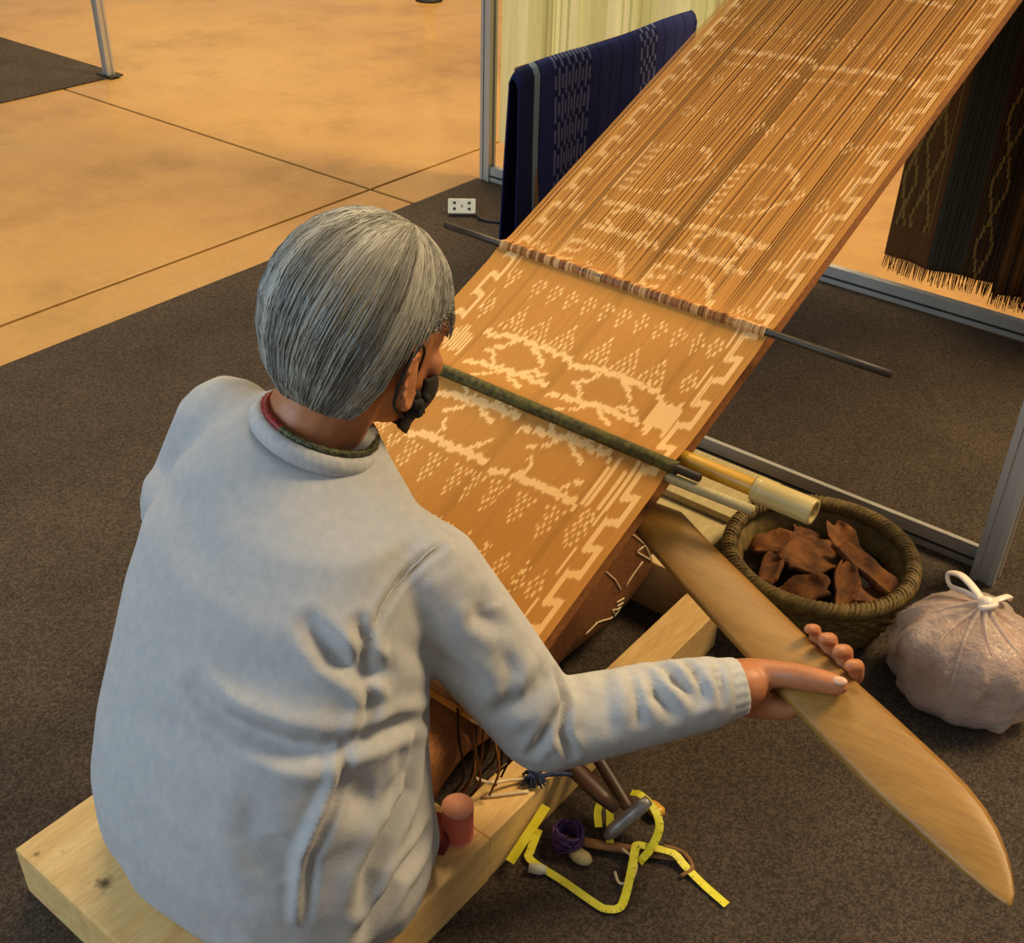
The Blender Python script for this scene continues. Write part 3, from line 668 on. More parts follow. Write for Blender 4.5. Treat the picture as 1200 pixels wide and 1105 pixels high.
#CR0
CREASES = [  # (points on the cloth, half width, depth)
    ([(-0.701, 0.579, 0.485), (-0.672, 0.582, 0.46), (-0.645, 0.6, 0.437), (-0.636, 0.621, 0.428)], 0.01, 0.01),
    ([(-0.666, 0.617, 0.483), (-0.652, 0.608, 0.454), (-0.642, 0.61, 0.437)], 0.007, 0.009),
    ([(-0.787, 0.491, 0.404), (-0.746, 0.491, 0.393), (-0.708, 0.5, 0.388), (-0.671, 0.515, 0.381), (-0.646, 0.536, 0.377), (-0.637, 0.549, 0.376)], 0.012, 0.011),
    ([(-0.637, 0.549, 0.376), (-0.626, 0.575, 0.375), (-0.619, 0.615, 0.367), (-0.635, 0.684, 0.322)], 0.009, 0.009),
    ([(-0.638, 0.546, 0.373), (-0.63, 0.532, 0.345), (-0.631, 0.507, 0.311), (-0.632, 0.483, 0.274), (-0.624, 0.46, 0.2)], 0.0065, -0.0045),
    ([(-0.631, 0.551, 0.366), (-0.624, 0.541, 0.341), (-0.624, 0.515, 0.309), (-0.625, 0.49, 0.273), (-0.617, 0.467, 0.199)], 0.005, 0.004),
    ([(-0.614, 0.639, 0.331), (-0.601, 0.61, 0.281), (-0.595, 0.568, 0.256), (-0.591, 0.539, 0.227), (-0.587, 0.523, 0.193)], 0.01, 0.011),
    ([(-0.594, 0.632, 0.196), (-0.582, 0.569, 0.194), (-0.584, 0.519, 0.152)], 0.01, 0.01),
    ([(-0.662, 0.469, 0.297), (-0.649, 0.465, 0.27), (-0.636, 0.468, 0.248)], 0.02, 0.007),
    ([(-0.641, 0.595, 0.426), (-0.633, 0.596, 0.407), (-0.63, 0.577, 0.386)], 0.007, 0.007),
    ([(-0.621, 0.547, 0.34), (-0.611, 0.554, 0.315), (-0.607, 0.569, 0.311)], 0.018, 0.008),
    ([(-0.781, 0.516, 0.439), (-0.737, 0.523, 0.437), (-0.701, 0.537, 0.436)], 0.02, 0.003),
    ([(-1.019, 0.643, 0.494), (-0.901, 0.592, 0.527), (-0.853, 0.561, 0.499)], 0.02, 0.003),
    ([(-0.543, 0.8, 0.352), (-0.525, 0.79, 0.332), (-0.511, 0.768, 0.304), (-0.496, 0.772, 0.276)], 0.006, 0.007),
    ([(-0.548, 0.786, 0.366), (-0.546, 0.745, 0.352), (-0.569, 0.721, 0.337)], 0.011, 0.006),
    ([(-0.523, 0.771, 0.327), (-0.523, 0.749, 0.304), (-0.531, 0.74, 0.279)], 0.006, 0.006),
    ([(-0.481, 0.915, 0.323), (-0.446, 0.901, 0.329), (-0.413, 0.903, 0.314)], 0.007, 0.008),
    ([(-0.456, 0.937, 0.327), (-0.428, 0.919, 0.329), (-0.408, 0.912, 0.316)], 0.006, 0.007),
    ([(-0.49, 0.896, 0.326), (-0.451, 0.872, 0.323), (-0.43, 0.875, 0.307)], 0.008, 0.006),
    ([(-0.509, 0.827, 0.327), (-0.485, 0.803, 0.306)], 0.011, 0.004),
    ([(-0.609, 0.744, 0.46), (-0.603, 0.735, 0.449), (-0.587, 0.755, 0.428)], 0.01, 0.006),
    ([(-0.656, 0.736, 0.517), (-0.662, 0.709, 0.513), (-0.666, 0.677, 0.5), (-0.66, 0.643, 0.486), (-0.655, 0.617, 0.465)], 0.0045, 0.004),
    ([(-0.499, 0.883, 0.326), (-0.472, 0.859, 0.326), (-0.453, 0.842, 0.304)], 0.006, 0.005),
    ([(-0.43, 0.965, 0.326), (-0.408, 0.938, 0.327), (-0.394, 0.924, 0.31)], 0.005, 0.005),
    ([(-0.638, 0.66, 0.434), (-0.622, 0.696, 0.399), (-0.587, 0.712, 0.371)], 0.012, 0.004),
    ([(-0.576, 0.742, 0.406), (-0.563, 0.742, 0.383), (-0.561, 0.726, 0.344)], 0.01, 0.004),
    ([(-0.846, 0.464, 0.357), (-0.765, 0.468, 0.363), (-0.696, 0.49, 0.367)], 0.018, 0.004),
    ([(-0.612, 0.615, 0.34), (-0.607, 0.605, 0.313), (-0.602, 0.581, 0.29)], 0.008, 0.006),
    ([(-0.685, 0.476, 0.336), (-0.681, 0.455, 0.293), (-0.664, 0.446, 0.247)], 0.015, 0.003),
    ([(-0.519, 0.858, 0.325), (-0.49, 0.829, 0.323), (-0.473, 0.813, 0.3)], 0.008, 0.004),
]
SEAMS = [
    ([(-0.6603, 0.7482, 0.5171), (-0.6612, 0.7148, 0.5155), (-0.6659, 0.6794, 0.5), (-0.6609, 0.6413, 0.4867), (-0.6548, 0.6174, 0.4655)], 0.0016),
]
#CR1
def crease(o, creases):
    me = o.data; n = len(me.vertices); V = np.zeros(n*3); me.vertices.foreach_get('co', V); V = V.reshape(-1, 3)
    Nn = np.zeros(n*3); me.vertex_normals.foreach_get('vector', Nn); Nn = Nn.reshape(-1, 3); D = np.zeros(n)
    for pts, w, dep in creases:
        P = np.array(pts, float); d = np.full(n, 9.); tt = np.zeros(n)
        for k, (a, b) in enumerate(zip(P[:-1], P[1:])):
            ab = b-a; t = np.clip(((V-a) @ ab)/(ab @ ab), 0, 1); q = np.linalg.norm(V-(a+t[:, None]*ab), axis=1)
            m = q < d; d[m] = q[m]; tt[m] = (k+t[m])/(len(P)-1)
        env = np.clip(np.sin(np.pi*np.clip(tt*.94+.03, 0, 1)), 0, 1)**.5
        dep = dep*1.3; D += env*(-dep*np.exp(-(d/w)**2) + .45*dep*np.exp(-((d-2.1*w)/(1.1*w))**2))
    V = V + Nn*D[:, None]; me.vertices.foreach_set('co', V.ravel()); me.update()
person = union(body(), 'person', .0042, 5, M['skin'])
tag(person, 'seated weaver seen from behind in grey sweatshirt, black mask and short grey hair', 'person')
def sub(mb, name, mat, smooth=True): return mb.build(name, mat, person, smooth)
sh = union(shirt(), 'sweatshirt', .0046, 12, M['shirt'], person)
crease(sh, CREASES)
def ring_tube(c, ax, r, rt, n=40, sx=1.0, wob=0, seg=8, a0=0, a1=2*math.pi):
    ax = Vector(ax).normalized(); u = ax.cross(Vector((1, 0, 0))).normalized(); v = ax.cross(u)
    closed = abs(a1-a0-2*math.pi) < 1e-6
    pts = [Vector(c) + u*r*math.cos(t) + v*r*sx*math.sin(t) for t in np.linspace(a0, a1, n+1)]
    return pts
# cuffs (ribbed bands) and neckband
def band(c0, c1, r0, r1, th, name, n=36, lip=.0025):
    c0, c1 = Vector(c0), Vector(c1); ax = (c1-c0).normalized(); u = ax.cross(Vector((0, 0, 1))).normalized(); v = ax.cross(u)
    def ring(c, r): return [c + (u*math.cos(t) + v*math.sin(t))*(r + .0007*math.sin(18*t)) for t in np.linspace(0, 2*math.pi, n*2, endpoint=False)]
    rings = [ring(c0, r0), ring(c0.lerp(c1, .1), r0+.001), ring(c0.lerp(c1, .5), (r0+r1)/2+.001), ring(c0.lerp(c1, .93), r1+.0005), ring(c1, r1-.001), ring(c1, r1-th), ring(c0.lerp(c1, .2), r0-th)]
    return MB().loft(rings, caps=False).build(name, M['rib'], sh, True)
d = (WRR-ELR).normalized()
band(ELR.lerp(WRR, .76), ELR.lerp(WRR, .97), .040, .0345, .005, 'cuff')
band(ELL.lerp(WRL, .78), ELL.lerp(WRL, .98), .038, .033, .005, 'cuff')
nax = Vector((.22, .33, .92)).normalized()
nc = NB + Vector((.008, -.006, .004))
pts = ring_tube(nc, nax, .069, 0, 48, 1.02)
MB().tube(pts, .0085, 8, False, flat=1.5, up=nax).build('neckband', M['rib'], sh, True)
_sb = __import__('mathutils').bvhtree.BVHTree.FromPolygons([v.co for v in sh.data.vertices], [p.vertices[:] for p in sh.data.polygons])
for pts, w in SEAMS:
    Q = spline(pts, 6); P = [(p, _sb.find_nearest(p)[1]) for p in Q]
    up = sum((n for _, n in P), Vector())
    MB().tube([p + n*(-.001 if w < .003 else .0005) for p, n in P], w, 8, flat=1.0 if w < .003 else .35, up=up).build('seam', M['seam'], sh, True)
# necklace: red beaded part behind, dark green part toward the front
nk = ring_tube(nc + nax*.015, nax, .065, 0, 64, 1.0)
def beads(sel, mat, name):
    mb = MB()
    for k in sel:
        p = nk[k % 64]
        for j in range(2): mb.ball(p + (nk[(k+1) % 64]-p)*.5*j, .0048 + .0006*((k+j) % 2), 1)
    return mb.build(name, mat, person, True)
order = sorted(range(64), key=lambda k: nk[k].x)
red = [k for k in range(64) if nk[k].y < NB.y-.006 and nk[k].x < -.835 or nk[k].x < -.90]
beads(red, M['bead_red'], 'necklace_red'); beads([k for k in range(64) if k not in red], M['bead_green'], 'necklace_green')
# face details
for s in (-1, 1):
    mb = MB(); mb.ball(hl(s*.031, .0865, -.004), (.012, .006, .005), 2, mat=HM); sub(mb, 'eye', M['eye'])
def mask():
    mb = MB(); nu, nv = 28, 16; P = np.zeros((nu+1, nv+1, 3))
    for i in range(nu+1):
        for j in range(nv+1):
            a = -1.35 + 2.7*i/nu; v = j/nv; u = -.040 - .082*v
            wx = .066*(1-.18*v); fy = .080 + .030*math.sin(math.pi*min(1, v*1.15+.1))
            r = wx*math.sin(a)*1.06; f = .012 + fy*max(0, math.cos(a))**.75*1.0 - .010*v
            k = abs(a)/1.35
            P[i, j] = hl(r, f, u*(1-.25*k**3)-.012*k**2 + .0015*math.sin(9*v*math.pi)*0)
    return MB().grid(P)
mk = solid(mask().build('face_mask', M['mask'], person, True), .003)
for s in (-1, 1):      # ear loops with a gathered toggle
    lp = MB().tube(spline([hl(s*.064, .030, -.040), hl(s*.078, .018, -.008), hl(s*.094, -.010, .006), hl(s*.100, -.034, -.022), hl(s*.094, -.032, -.058), hl(s*.075, .008, -.082), hl(s*.062, .028, -.090)], 6), .0018, 6)
    lp.build('ear_loop', M['mask'], mk, True)
    t = MB()
    for q in range(9): t.ball(hl(s*(.073+random.uniform(-.004, .006)), .030+random.uniform(-.010, .014), -.066+random.uniform(-.016, .012)), random.uniform(.006, .010), 1)
    t.build('gathered_edge', M['mask'], mk, True)
# thumb and finger nails
def nail(p, q, r):
    d = (q-p).normalized(); c = q + d*r*.25 + SN*.0106; m = Matrix((d, SN.cross(d).normalized(), SN)).transposed()
    return MB().ball(c, (r*1.05, r*.72, r*.35), 2, mat=m).build('nail', M['nail'], person, True)
nail(hs(*TH[-2][:3]), hs(*TH[-1][:3]), .0090)

# hair: an under-layer cap plus locks of strands
HC = SC + Vector((0.002, -.012, .016)); HA = Vector((.098, .116, .118))
pole = Vector((.22, .60, .77)).normalized(); pu = pole.cross(Vector((0, 1, 0))).normalized(); pv = pole.cross(pu)
def hemz(d):
    psi = abs(math.degrees(math.atan2(d.x, d.y)))
    return float(np.interp(psi, [0, 35, 62, 80, 98, 112, 128, 150, 180], [.030, .016, .006, .004, .000, -.022, -.100, -.130, -.136]))
def hair_pt(a, t, off=0.0):
    """a: azimuth about the crown, t: polar angle"""
    d = pole*math.cos(t) + (pu*math.cos(a) + pv*math.sin(a))*math.sin(t)
    p = Vector((d.x*(HA.x+off), d.y*(HA.y+off), d.z*(HA.z+off)))
    if p.z < 0: p.z *= 1.28
    if p.z < -.02: k = 1 - .9*min(1, (-.02-p.z)/.10)**2*.17; p.x *= k*k; p.y *= k
    return p, d
def hair_cap():
    nu, nv = 72, 30; P = np.zeros((nu+1, nv+1, 3))
    for i in range(nu+1):
        a = 2*math.pi*i/nu; T = tmax(a)
        for j in range(nv+1):
            p, d = hair_pt(a, max(.001, T*j/nv), -.006); P[i, j] = HC + p
    c = lin('#6c6c66')
    return MB().grid(P, [[c]*nv for _ in range(nu)])
_tm = {}
def tmax(a):
    k = round(a, 4)
    if k not in _tm:
        t = .05
        while t < 3.0:
            p, d = hair_pt(a, t)
            if p.z < hemz(d): break
            t += .02
        _tm[k] = t
    return _tm[k]
hair = solid(hair_cap().build('hair', M['hair'], person, True), .006)
HCOL = [lin(x) for x in ('#6a6a64', '#7c7c75', '#8e8e86', '#9f9e95', '#b3b1a8')]
def strands():
    mb = MB(); ncl = 150
    for c in range(ncl*40):
        cl = c % ncl; r0 = random.Random(cl*13+5); base = 2*math.pi*cl/ncl + r0.uniform(-.03, .03); tone = int(round(1.9 + 1.1*math.sin(base*7+1)+.9*math.sin(base*17+2)+r0.uniform(-.6, .6))); lift = r0.uniform(0, .004)
        a = base + random.gauss(0, .05); T = tmax(a % (2*math.pi)) + random.uniform(-.09, .05)
        t0 = random.choice((.25, .5, .8, 1.2)) * random.random()**.7; n = 11; sweep = .25*math.sin(base*1+.6) + r0.uniform(-.10, .10); pts = []
        for k in range(n):
            t = t0 + (T-t0)*k/(n-1); f = k/(n-1)
            aa = a + sweep*f*math.sin(t) + .012*math.sin(5*f+cl)
            p, d = hair_pt(aa, t, lift*math.sin(math.pi*min(1, f*.9+.08)) + random.uniform(-.0012, .0012) - .002 + (0.002 if t0 < .2 else 0))
            pts.append(HC + p)
        col = HCOL[max(0, min(4, tone + random.choice((-1, 0, 0, 0, 1))))]
        w = random.uniform(.0005, .0009)
        mb.tube(pts, [w*.8]+[w]*(n-3)+[w*.7, w*.25], 4, False, col=col)
    return mb
tag(strands().build('hair_strands', M['hair'], hair, True), kind='stuff')

# sarong over lap and legs
def sarong():
    mb = MB(); rings = []
    sec = [(.60, -.815, .150, .088, .230), (.72, -.815, .150, .088, .180), (.80, -.818, .142, .086, .174), (.90, -.820, .132, .060, .178), (1.0, -.822, .118, .035, .186), (1.10, -.822, .104, .022, .190),
           (1.20, -.822, .098, .018, .198), (1.27, -.820, .096, .016, .225), (1.322, -.818, .096, .016, .258), (1.333, -.818, .090, .022, .250)]
    for y, cx, hw, z0, z1 in sec:
        ring = []
        for k in range(48):
            t = 2*math.pi*k/48; c, s = math.cos(t), math.sin(t); zc, hh = (z0+z1)/2, (z1-z0)/2
            x = cx + hw*math.copysign(abs(c)**.62, c)*(1+.05*math.sin(23*y+3*s)); z = zc + hh*math.copysign(abs(s)**.7, s)
            if s > .2: z -= .022*math.exp(-((x-cx)/.025)**2)*(1 if y < 1.3 else 1.4)
            ring.append((x + .004*math.sin(40*y+5*t), y, z))
        rings.append(ring)
    mb.loft(rings); return mb
sg = union(sarong(), 'sarong', .006, 4, M['sarong'], person)
from mathutils.bvhtree import BVHTree
_bv = BVHTree.FromPolygons([v.co for v in sg.data.vertices], [p.vertices[:] for p in sg.data.polygons])
def motif(pts, w=.0015):
    """a cream woven line laid on the right side of the cloth; points are (along y, height z)"""
    out = []
    P = [Vector((-.40, y, z)) for y, z in pts]; Q = []
    for a, b in zip(P[:-1], P[1:]): Q += [a.lerp(b, k/5) for k in range(5)]
    for p in Q + [P[-1]]:
        h = _bv.ray_cast(p, Vector((-1, 0, 0)))
        if h[0]: out.append(h[0] + h[1]*.0008)
    if len(out) > 1: MB().tube(out, w, 5).build('woven_motif', M['cream'], sg, True)
MOTIFS = [[(1.261, .201), (1.297, .158)], [(1.297, .158), (1.273, .158), (1.323, .111), (1.297, .158)], [(1.318, .14), (1.326, .122), (1.312, .123)], [(1.293, .127), (1.246, .105)],
          [(1.189, .171), (1.215, .138), (1.231, .108)], [(1.219, .091), (1.246, .081)], [(1.223, .081), (1.248, .069)], [(1.207, .084), (1.246, .060), (1.225, .051), (1.207, .084)],
          [(1.166, .085), (1.209, .068)], [(1.137, .079), (1.166, .085)]]
for m in MOTIFS: motif(m)
# dark cloth and thread ends beside the hip
lp = MB()
for k in range(14):
    x = -.648+random.uniform(-.02, .012); y = .80+random.uniform(-.05, .06)
    lp.tube(spline([(x-.03, y+.03, .20), (x-.015, y+.015, .165), (x+random.uniform(-.008, .01), y, .125), (x+random.uniform(-.01, .012), y-.02, .092)], 4), .0016, 4, col=lin(random.choice(('#5a3216', '#4a2a14', '#7a5028', '#2c180c'))))
tag(lp.build('loose_threads', M['warp'], None), 'loose brown thread ends hanging beside the weaver and the coral spool', 'threads', kind='stuff')

# ================================================================== basket of bark
BC = Vector((-.52, 1.52, 0)); BRZ = math.radians(20)
bk = empty('bark_basket', BC, 'round wicker basket with thick rim holding bark chips', 'basket')
def sq_ring(r, z, p, n=64, wob=0, rot=BRZ):
    out = []
    for k in range(n):
        t = 2*math.pi*k/n; c, s = math.cos(t), math.sin(t); e = 2/p
        x, y = r*math.copysign(abs(c)**e, c), r*math.copysign(abs(s)**e, s)
        out.append(BC + Vector((x*math.cos(rot)-y*math.sin(rot), x*math.sin(rot)+y*math.cos(rot), z)))
    return out
MB().loft([sq_ring(.095, .003, 4), sq_ring(.108, .012, 3.6), sq_ring(.135, .06, 2.6), sq_ring(.152, .105, 2.1), sq_ring(.143, .105, 2.1), sq_ring(.126, .06, 2.6), sq_ring(.098, .014, 3.6)]).build('wall', M['wicker'], bk, True)
MB().loft([sq_ring(.128, .058, 2.6), sq_ring(.02, .050, 2.2)]).build('inner_shade_sheet', M['dark'], bk, True)  # dark sheet under the chips, painted shade for the basket's inside
for i in range(11):          # woven courses standing proud of the wall
    z = .010+.0092*i; r = float(np.interp(z, [.003, .012, .06, .105], [.095, .108, .135, .152])); p = float(np.interp(z, [.003, .012, .06, .105], [4, 3.6, 2.6, 2.1]))
    rg = sq_ring(r, z, p, 120); pts = [q + (q-BC-Vector((0, 0, z))).normalized()*(.002*(1 if (k//2+i) % 2 else -.5)) for k, q in enumerate(rg)]
    MB().tube(pts+[pts[0]], .0048, 6, False).build('woven_course', M['wicker'], bk, True)
rim = MB()
rg = sq_ring(.148, .112, 2.1, 96); rim.tube(rg+[rg[0]], [.013+.0012*math.sin(k*1.9) for k in range(97)], 10, False)
ro = rim.build('rim', M['wicker'], bk, True)
for j in range(110):
    t0 = j/110*96; pts = []
    for q in range(7):
        k = (t0+q*.35) % 96; p = rg[int(k)].lerp(rg[(int(k)+1) % 96], k % 1); rad = (p-BC); rad.z = 0; rad.normalize(); w = -.6+q*.62
        pts.append(p + (rad*math.cos(w) + Vector((0, 0, 1))*math.sin(w))*.0128)
    MB().tube(pts, .0022, 5).build('rim_lashing', M['wicker'], ro, True)
def chip(c, L, Wd, T, yaw, pitch, roll, curl):
    rr = random.Random(int(c[0]*1e4+c[1]*1e3)); nu, nv = 7, 5; top, bot = [], []
    R = Matrix.Rotation(yaw, 3, 'Z') @ Matrix.Rotation(pitch, 3, 'Y') @ Matrix.Rotation(roll, 3, 'X')
    def pt(u, v, s):
        ww = Wd*(1-.35*abs(u)**2.5 + .12*math.sin(5*u+yaw*3)); x = L*.5*u*(1+.12*math.sin(v*4+yaw)); y = ww*.5*v; z = s*T*.5 + curl*(v*v-.4)*.012 + .003*math.sin(6*u+2*v+pitch*9)
        return R @ Vector((x, y, z)) + Vector(c)
    P1 = [[pt(-1+2*i/nu, -1+2*j/nv, 1) for j in range(nv+1)] for i in range(nu+1)]; P2 = [[pt(-1+2*i/nu, -1+2*j/nv, -1) for j in range(nv+1)] for i in range(nu+1)]
    mb = MB(); a = np.array(P1); b = np.array(P2); mb.grid(a); o = len(mb.v); mb.grid(b[::-1])
    n = (nu+1)*(nv+1); idx = lambda i, j: i*(nv+1)+j; idb = lambda i, j: o+(nu-i)*(nv+1)+j
    loop = [(i, 0) for i in range(nu+1)] + [(nu, j) for j in range(1, nv+1)] + [(i, nv) for i in range(nu-1, -1, -1)] + [(0, j) for j in range(nv-1, 0, -1)]
    for (p, q) in zip(loop, loop[1:]+loop[:1]): mb.f.append((idx(*p), idb(*p), idb(*q), idx(*q))); mb.c.append(None)
    return mb
chips = [(-.505, 1.425, .098, .090, .060, .5, -.55, .2, .3, 'upright bark chip leaning on the near rim of the basket'),
         (-.455, 1.475, .100, .100, .042, 2.0, -.35, .3, 1.4, 'curled bark chip lying in the middle of the basket'),
         (-.450, 1.545, .098, .120, .055, -.35, .10, -.25, 1.2, 'long thick bark chip near the basket wall by the post'),
         (-.535, 1.520, .095, .105, .080, .9, .08, .12, .6, 'broad orange-brown bark chip below the bamboo end'),
         (-.575, 1.465, .088, .100, .040, 1.9, .1, -.5, .5, 'narrow bark strip against the basket wall below the bamboo'),
         (-.600, 1.535, .085, .090, .050, .6, -.2, .2, .6, 'small dark bark chip beside the timber block side of the basket'),
         (-.505, 1.600, .085, .110, .045, -.7, .2, .15, .8, 'dark bark chip deep against the far basket wall'),
         (-.492, 1.558, .074, .064, .045, .3, .35, .4, .6, 'short bark chip standing between two larger chips'),
         (-.415, 1.500, .085, .080, .045, 1.2, .3, .1, .5, 'dark reddish bark chip low beside the long thick chip'),
         (-.560, 1.575, .080, .100, .05, 2.4, .05, .2, .4, 'flat bark chip under the broad orange-brown chip')]
for x, y, z, L, wd, ya, pi_, ro_, cu, lab in chips:
    o = chip((x, y, z), L, wd, .010, ya, pi_, ro_, cu).build('bark_chip', M['bark'], None, True); tag(o, lab, 'bark', 'bark chips in the basket'); bevel_mod(o, .002, 1)

# ================================================================== tied plastic bag
PC = Vector((-.246, 1.484, 0))
pb = empty('plastic_bag', PC, 'knotted thin white plastic bag of pinkish chips on the carpet', 'bag')
from mathutils import noise as mnoise
def bagshape(off, amp, z0=.002):
    rings = []
    prof = [(0.03, 0), (.075, .004), (.098, .016), (.108, .032), (.114, .052), (.115, .072), (.111, .092), (.103, .110), (.090, .126), (.073, .140), (.054, .151), (.034, .160), (.018, .167), (.011, .173)]
    for r, z in prof:
        ring = []
        for k in range(96):
            t = 2*math.pi*k/96; d = Vector((math.cos(t), math.sin(t), z*9))
            big = mnoise.noise(d*1.3+Vector((3, 1, 7)))*.10; mid = mnoise.noise(d*3.1+Vector((9, 2, 1)))*.11*amp + mnoise.noise(d*7+Vector((1, 2, 1)))*.04*amp
            fold = abs(mnoise.noise(Vector((math.cos(t)*4.2, math.sin(t)*4.2, z*7))))*-.16*amp*min(1, z/.10)
            w = 1 + big + mid + fold + .03*amp
            ring.append(PC + Vector(((r*w+off)*d.x*1.03, (r*w+off)*d.y*.98, max(z0, z*(1+.5*big) + off*.4))))
        rings.append(ring)
    return MB().loft(rings)
bagshape(-.012, .25, .006).build('contents', M['bag_fill'], pb, True)
film = bagshape(0, 1.0).build('film', M['bag'], pb, True)
_fb = mathutils.bvhtree.BVHTree.FromPolygons([v.co for v in film.data.vertices], [p.vertices[:] for p in film.data.polygons])
KN = PC + Vector((.0, -.0, .172))
kn = MB(); kn.ball(KN+Vector((0, 0, .004)), (.013, .012, .012), 2); kn.tube(spline([KN+Vector((-.01, 0, -.004)), KN+Vector((.0, -.014, .004)), KN+Vector((.012, 0, .008)), KN+Vector((0, .012, .004)), KN+Vector((-.01, 0, .0))], 5), .005, 6)
kn.build('knot', M['bag_knot'], pb, True)
e = MB(); e.tube(spline([KN, KN+Vector((-.025, .012, .012)), KN+Vector((-.052, .028, .014)), KN+Vector((-.072, .036, .002)), KN+Vector((-.060, .022, -.008)), KN+Vector((-.03, .008, .002)), KN], 6), .0075, 8, flat=.45); e.build('handle', M['bag_knot'], pb, True)
for az, L in ((-2.2, .085), (-1.75, .10), (-1.3, .07), (-.7, .08), (-2.9, .06)):
    pts = []
    for q in range(9):
        f = q/8; p = PC + Vector((math.cos(az+.25*f)*(.008+L*f), math.sin(az+.25*f)*(.008+L*f), .19)); h = _fb.ray_cast(p, Vector((0, 0, -1)))
        pts.append(h[0] + h[1]*.0004 if h[0] else p-Vector((0, 0, .02)))
    MB().tube(pts, [.0048, .0046, .0042, .0038, .0033, .0028, .0022, .0016, .0008], 6).build('gathered_fold', M['bag'], pb, True)
MB().tube(spline([KN, KN+Vector((.012, .018, .008)), KN+Vector((.02, .04, .004)), KN+Vector((.016, .055, -.012))], 5), [.006]*14+[.007]*2, 8, flat=.4).build('handle', M['bag_knot'], pb, True)

# ================================================================== thread spool and small tools on and beside the bench
def spool():
    c = Vector((-.625, .722, .080)); s = empty('thread_spool', c, 'coral red thread spool standing on the bench edge', 'spool')
    MB().tube([c+Vector((0, 0, z)) for z in (0, .004, .005, .054, .055, .059)], [.0200, .0200, .0180, .0180, .0200, .0200], 24).build('core', M['coral_pale'], s, True)
    mb = MB(); pts = [c+Vector((  .0190*math.cos(k*.5), .0190*math.sin(k*.5), .007+.045*(k/340))) for k in range(340)]
    mb.tube(pts, .0011, 5, False).build('thread', M['coral'], s, True)
    MB().tube(spline([c+Vector((.014, .01, .050)), c+Vector((.0, .02, .054)), c+Vector((-.016, .008, .049)), c+Vector((-.006, -.016, .046)), c+Vector((.014, -.008, .047))], 6), .0010, 5).build('loose_end', M['cream'], s, True)
spool()
tag(MB().box((-.648, .700, .093), (.05, .05, .024), .4, .010).build('maroon_pouch', M['maroon'], None, True), 'small maroon cloth pouch under the shirt hem behind the spool', 'pouch')
def rope(pts, r, mat, name, lab, cat, n=8, seg=6, up=None, flat=1.0):
    o = MB().tube(spline(pts, n), r, seg, True, up=up, flat=flat).build(name, mat, None, True); return tag(o, lab, cat)
rope([(-.648, .785, .116), (-.636, .80, .104), (-.628, .825, .092), (-.612, .850, .086), (-.600, .87, .087)], .0022, M['cream'], 'white_string', 'white string running from the coral spool to the navy tassel', 'string')
rope([(-.640, .790, .083), (-.620, .812, .0825), (-.600, .835, .0825)], .0026, M['cream'], 'white_needle', 'thin white bone needle lying on the bench edge', 'needle', 3)
nv = empty('navy_tassel', (-.606, .852, .081), 'navy yarn tassel tied with string on the bench edge', 'tassel')
mb = MB()
for k in range(26):
    a = random.uniform(0, 6.28); r = random.uniform(.008, .018); mb.tube(spline([(-.606, .852, .092), (-.606+r*.5*math.cos(a), .852+r*.5*math.sin(a), .097), (-.606+r*math.cos(a), .852+r*math.sin(a), .084)], 3), .0018, 4)
tag(mb.build('yarn', M['navy'], nv), kind='stuff')
MB().tube(spline([(-.606, .852, .090), (-.585, .880, .088), (-.560, .905, .080)], 5), .0032, 6).build('tie', M['navy'], nv, True)
MB().tube(spline([(-.606, .852, .092), (-.60, .885, .098), (-.598, .915, .100)], 5), .0030, 6).build('tie', M['navy'], nv, True)
nv = empty('navy_tassel', (-.575, .955, .09), 'navy yarn knot tied to the dark wooden stick', 'tassel')
mb = MB()
for k in range(20):
    a = random.uniform(0, 6.28); r = random.uniform(.006, .014); mb.tube(spline([(-.572, .950, .088), (-.572+r*.6*math.cos(a), .950+r*.6*math.sin(a), .096), (-.572+r*math.cos(a), .950+r*math.sin(a), .082)], 3), .0018, 4)
tag(mb.build('yarn', M['navy'], nv), kind='stuff')
def stick(p, q, r, mat, name, lab, cat, flat=.6, up=(0, 0, 1), seg=10):
    p, q = Vector(p), Vector(q); n = 6
    o = MB().tube([p.lerp(q, k/n) for k in range(n+1)], [r*.7, r*.95, r, r, r, r*.95, r*.6], seg, True, flat=flat, up=up).build(name, mat, None, True); return tag(o, lab, cat)
stick((-.655, .915, .100), (-.500, .895, .068), .014, M['dark_wood'], 'dark_stick', 'dark palm-wood stick resting across the bench rail', 'stick')
stick((-.612, .965, .090), (-.485, .925, .030), .010, M['dark_wood'], 'dark_stick', 'thinner dark stick with navy yarn knot beside the dark palm-wood stick', 'stick')
stick((-.478, .940, .062), (-.508, .888, .013), .0105, M['grey_metal'], 'metal_tube', 'short grey metal tube among the yellow tape loops', 'tube', 1.0)
stick((-.545, .855, .010), (-.405, .935, .006), .008, M['rust'], 'brown_paddle', 'flat brown wooden paddle lying under the yellow tape', 'stick', .4)
stick((-.495, .975, .010), (-.470, .968, .012), .011, M['bamboo'], 'wood_plug', 'small round orange-brown wooden plug beside the tape', 'plug', .8)
py = MB(); rr = random.Random(4)
for k in range(16):
    a0 = rr.uniform(0, 6.28); inc = rr.uniform(-.9, .9); r = rr.uniform(.014, .022)
    py.tube([Vector((-.545+r*math.cos(a0+t)*1.0, .852+r*math.sin(a0+t)*.9, max(.004, .020+.016*math.sin(a0+t+inc)*math.sin(inc+k)))) for t in np.linspace(0, 6.0, 16)], .0022, 5)
tag(py.build('purple_yarn', M['purple'], None, True), 'small tangled bundle of purple yarn on the carpet', 'yarn')
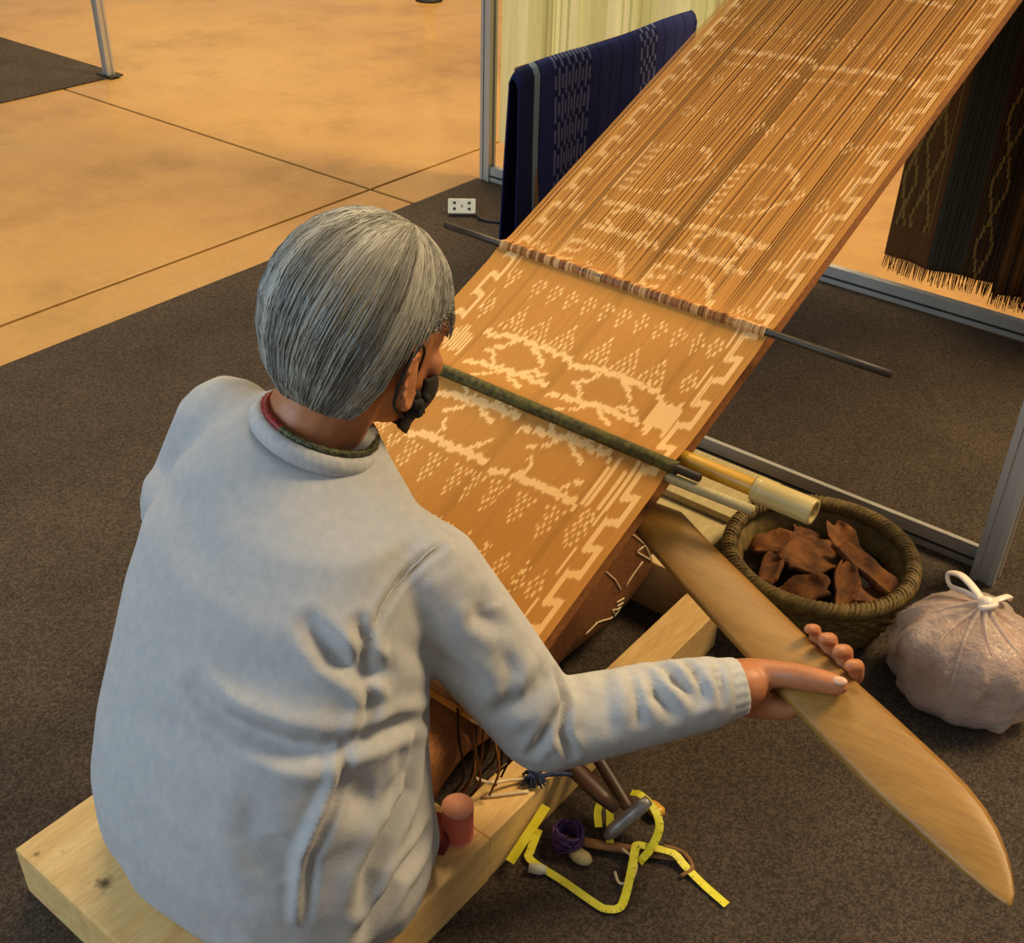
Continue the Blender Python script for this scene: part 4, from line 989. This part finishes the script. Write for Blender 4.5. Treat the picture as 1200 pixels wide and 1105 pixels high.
rope([(-.470, .855, .006), (-.455, .845, .006), (-.445, .858, .009), (-.455, .882, .012), (-.480, .886, .014)], .0018, M['cream'], 'pale_cord', 'thin pale cord looped beside the purple yarn', 'cord')
rope([(-.440, .925, .014), (-.415, .935, .010), (-.395, .925, .006), (-.400, .905, .005)], .003, M['rust'], 'twisted_string', 'brown string curling past the tape and wooden paddle', 'string')
tag(MB().tube([(-.560, .788, .007), (-.548, .795, .007), (-.540, .800, .007)], [.006, .0075, .005], 12).build('white_peg', M['white'], None, True), 'small white peg on the carpet beside the bench rail', 'peg')
tag(MB().ball((-.518, .845, .008), (.018, .012, .007), 2).build('grey_pebble', M['plain_wood'], None, True), 'small olive pebble beside the purple yarn', 'pebble')
# yellow measuring tape
tp = [(-.575, .800, .052), (-.560, .835, .045), (-.548, .868, .036)]
def ribbon(pts, w, name, mat, parent, up=(0, 0, 1), n=10):
    P = spline(pts, n); g = np.zeros((len(P), 2, 3))
    for i, p in enumerate(P):
        t = (P[min(i+1, len(P)-1)]-P[max(i-1, 0)]).normalized(); s = t.cross(Vector(up if not callable(up) else up(i/len(P)))).normalized()
        g[i, 0] = p+s*w/2; g[i, 1] = p-s*w/2
    return solid(MB().grid(g).build(name, mat, parent, False), .0007), P
mt = empty('measuring_tape', (-.46, .87, 0), 'yellow measuring tape in loose loops on the carpet', 'tape')
r1, P1 = ribbon([(-.585, .842, .012), (-.575, .812, .008), (-.566, .800, .006), (-.515, .802, .004), (-.462, .801, .004), (-.447, .803, .005), (-.436, .812, .006), (-.436, .826, .008), (-.450, .862, .014), (-.464, .892, .018), (-.466, .900, .019), (-.456, .907, .018), (-.430, .922, .014), (-.418, .924, .012), (-.405, .921, .008), (-.372, .914, .004), (-.332, .906, .004)], .011, 'band', M['tape'], mt, n=5)
r2, P2 = ribbon([(-.452, .885, .010), (-.448, .905, .022), (-.452, .930, .036), (-.470, .944, .046), (-.496, .950, .050), (-.510, .948, .046)], .011, 'band', M['tape'], mt, n=5)
r3, P3 = ribbon([(-.520, .888, .024), (-.532, .902, .034), (-.535, .918, .040), (-.522, .915, .034), (-.506, .895, .018), (-.495, .880, .007)], .010, 'band', M['tape'], mt, n=5)
ink = MB()
for P in (P1, P2):
    for i in range(1, len(P)-1, 2):
        t = (P[i+1]-P[i-1]).normalized(); s = t.cross(Vector((0, 0, 1))).normalized(); n = s.cross(t)
        k = .0045 if i % 10 == 1 else .0025
        a = P[i] + s*.005 + n*.0006; b_ = P[i] + s*(.005-k) + n*.0006
        ink.add([a-t*.0004, a+t*.0004, b_+t*.0004, b_-t*.0004], [(0, 1, 2, 3)])
tag(ink.build('scale_marks', M['tape_ink'], mt), kind='stuff')
yr = ribbon([(-.578, .770, .022), (-.580, .81, .036), (-.582, .852, .052)], .013, 'folding_rule', M['tape'], None)[0]
tag(yr, 'straight yellow strip of tape along the bench edge', 'tape')
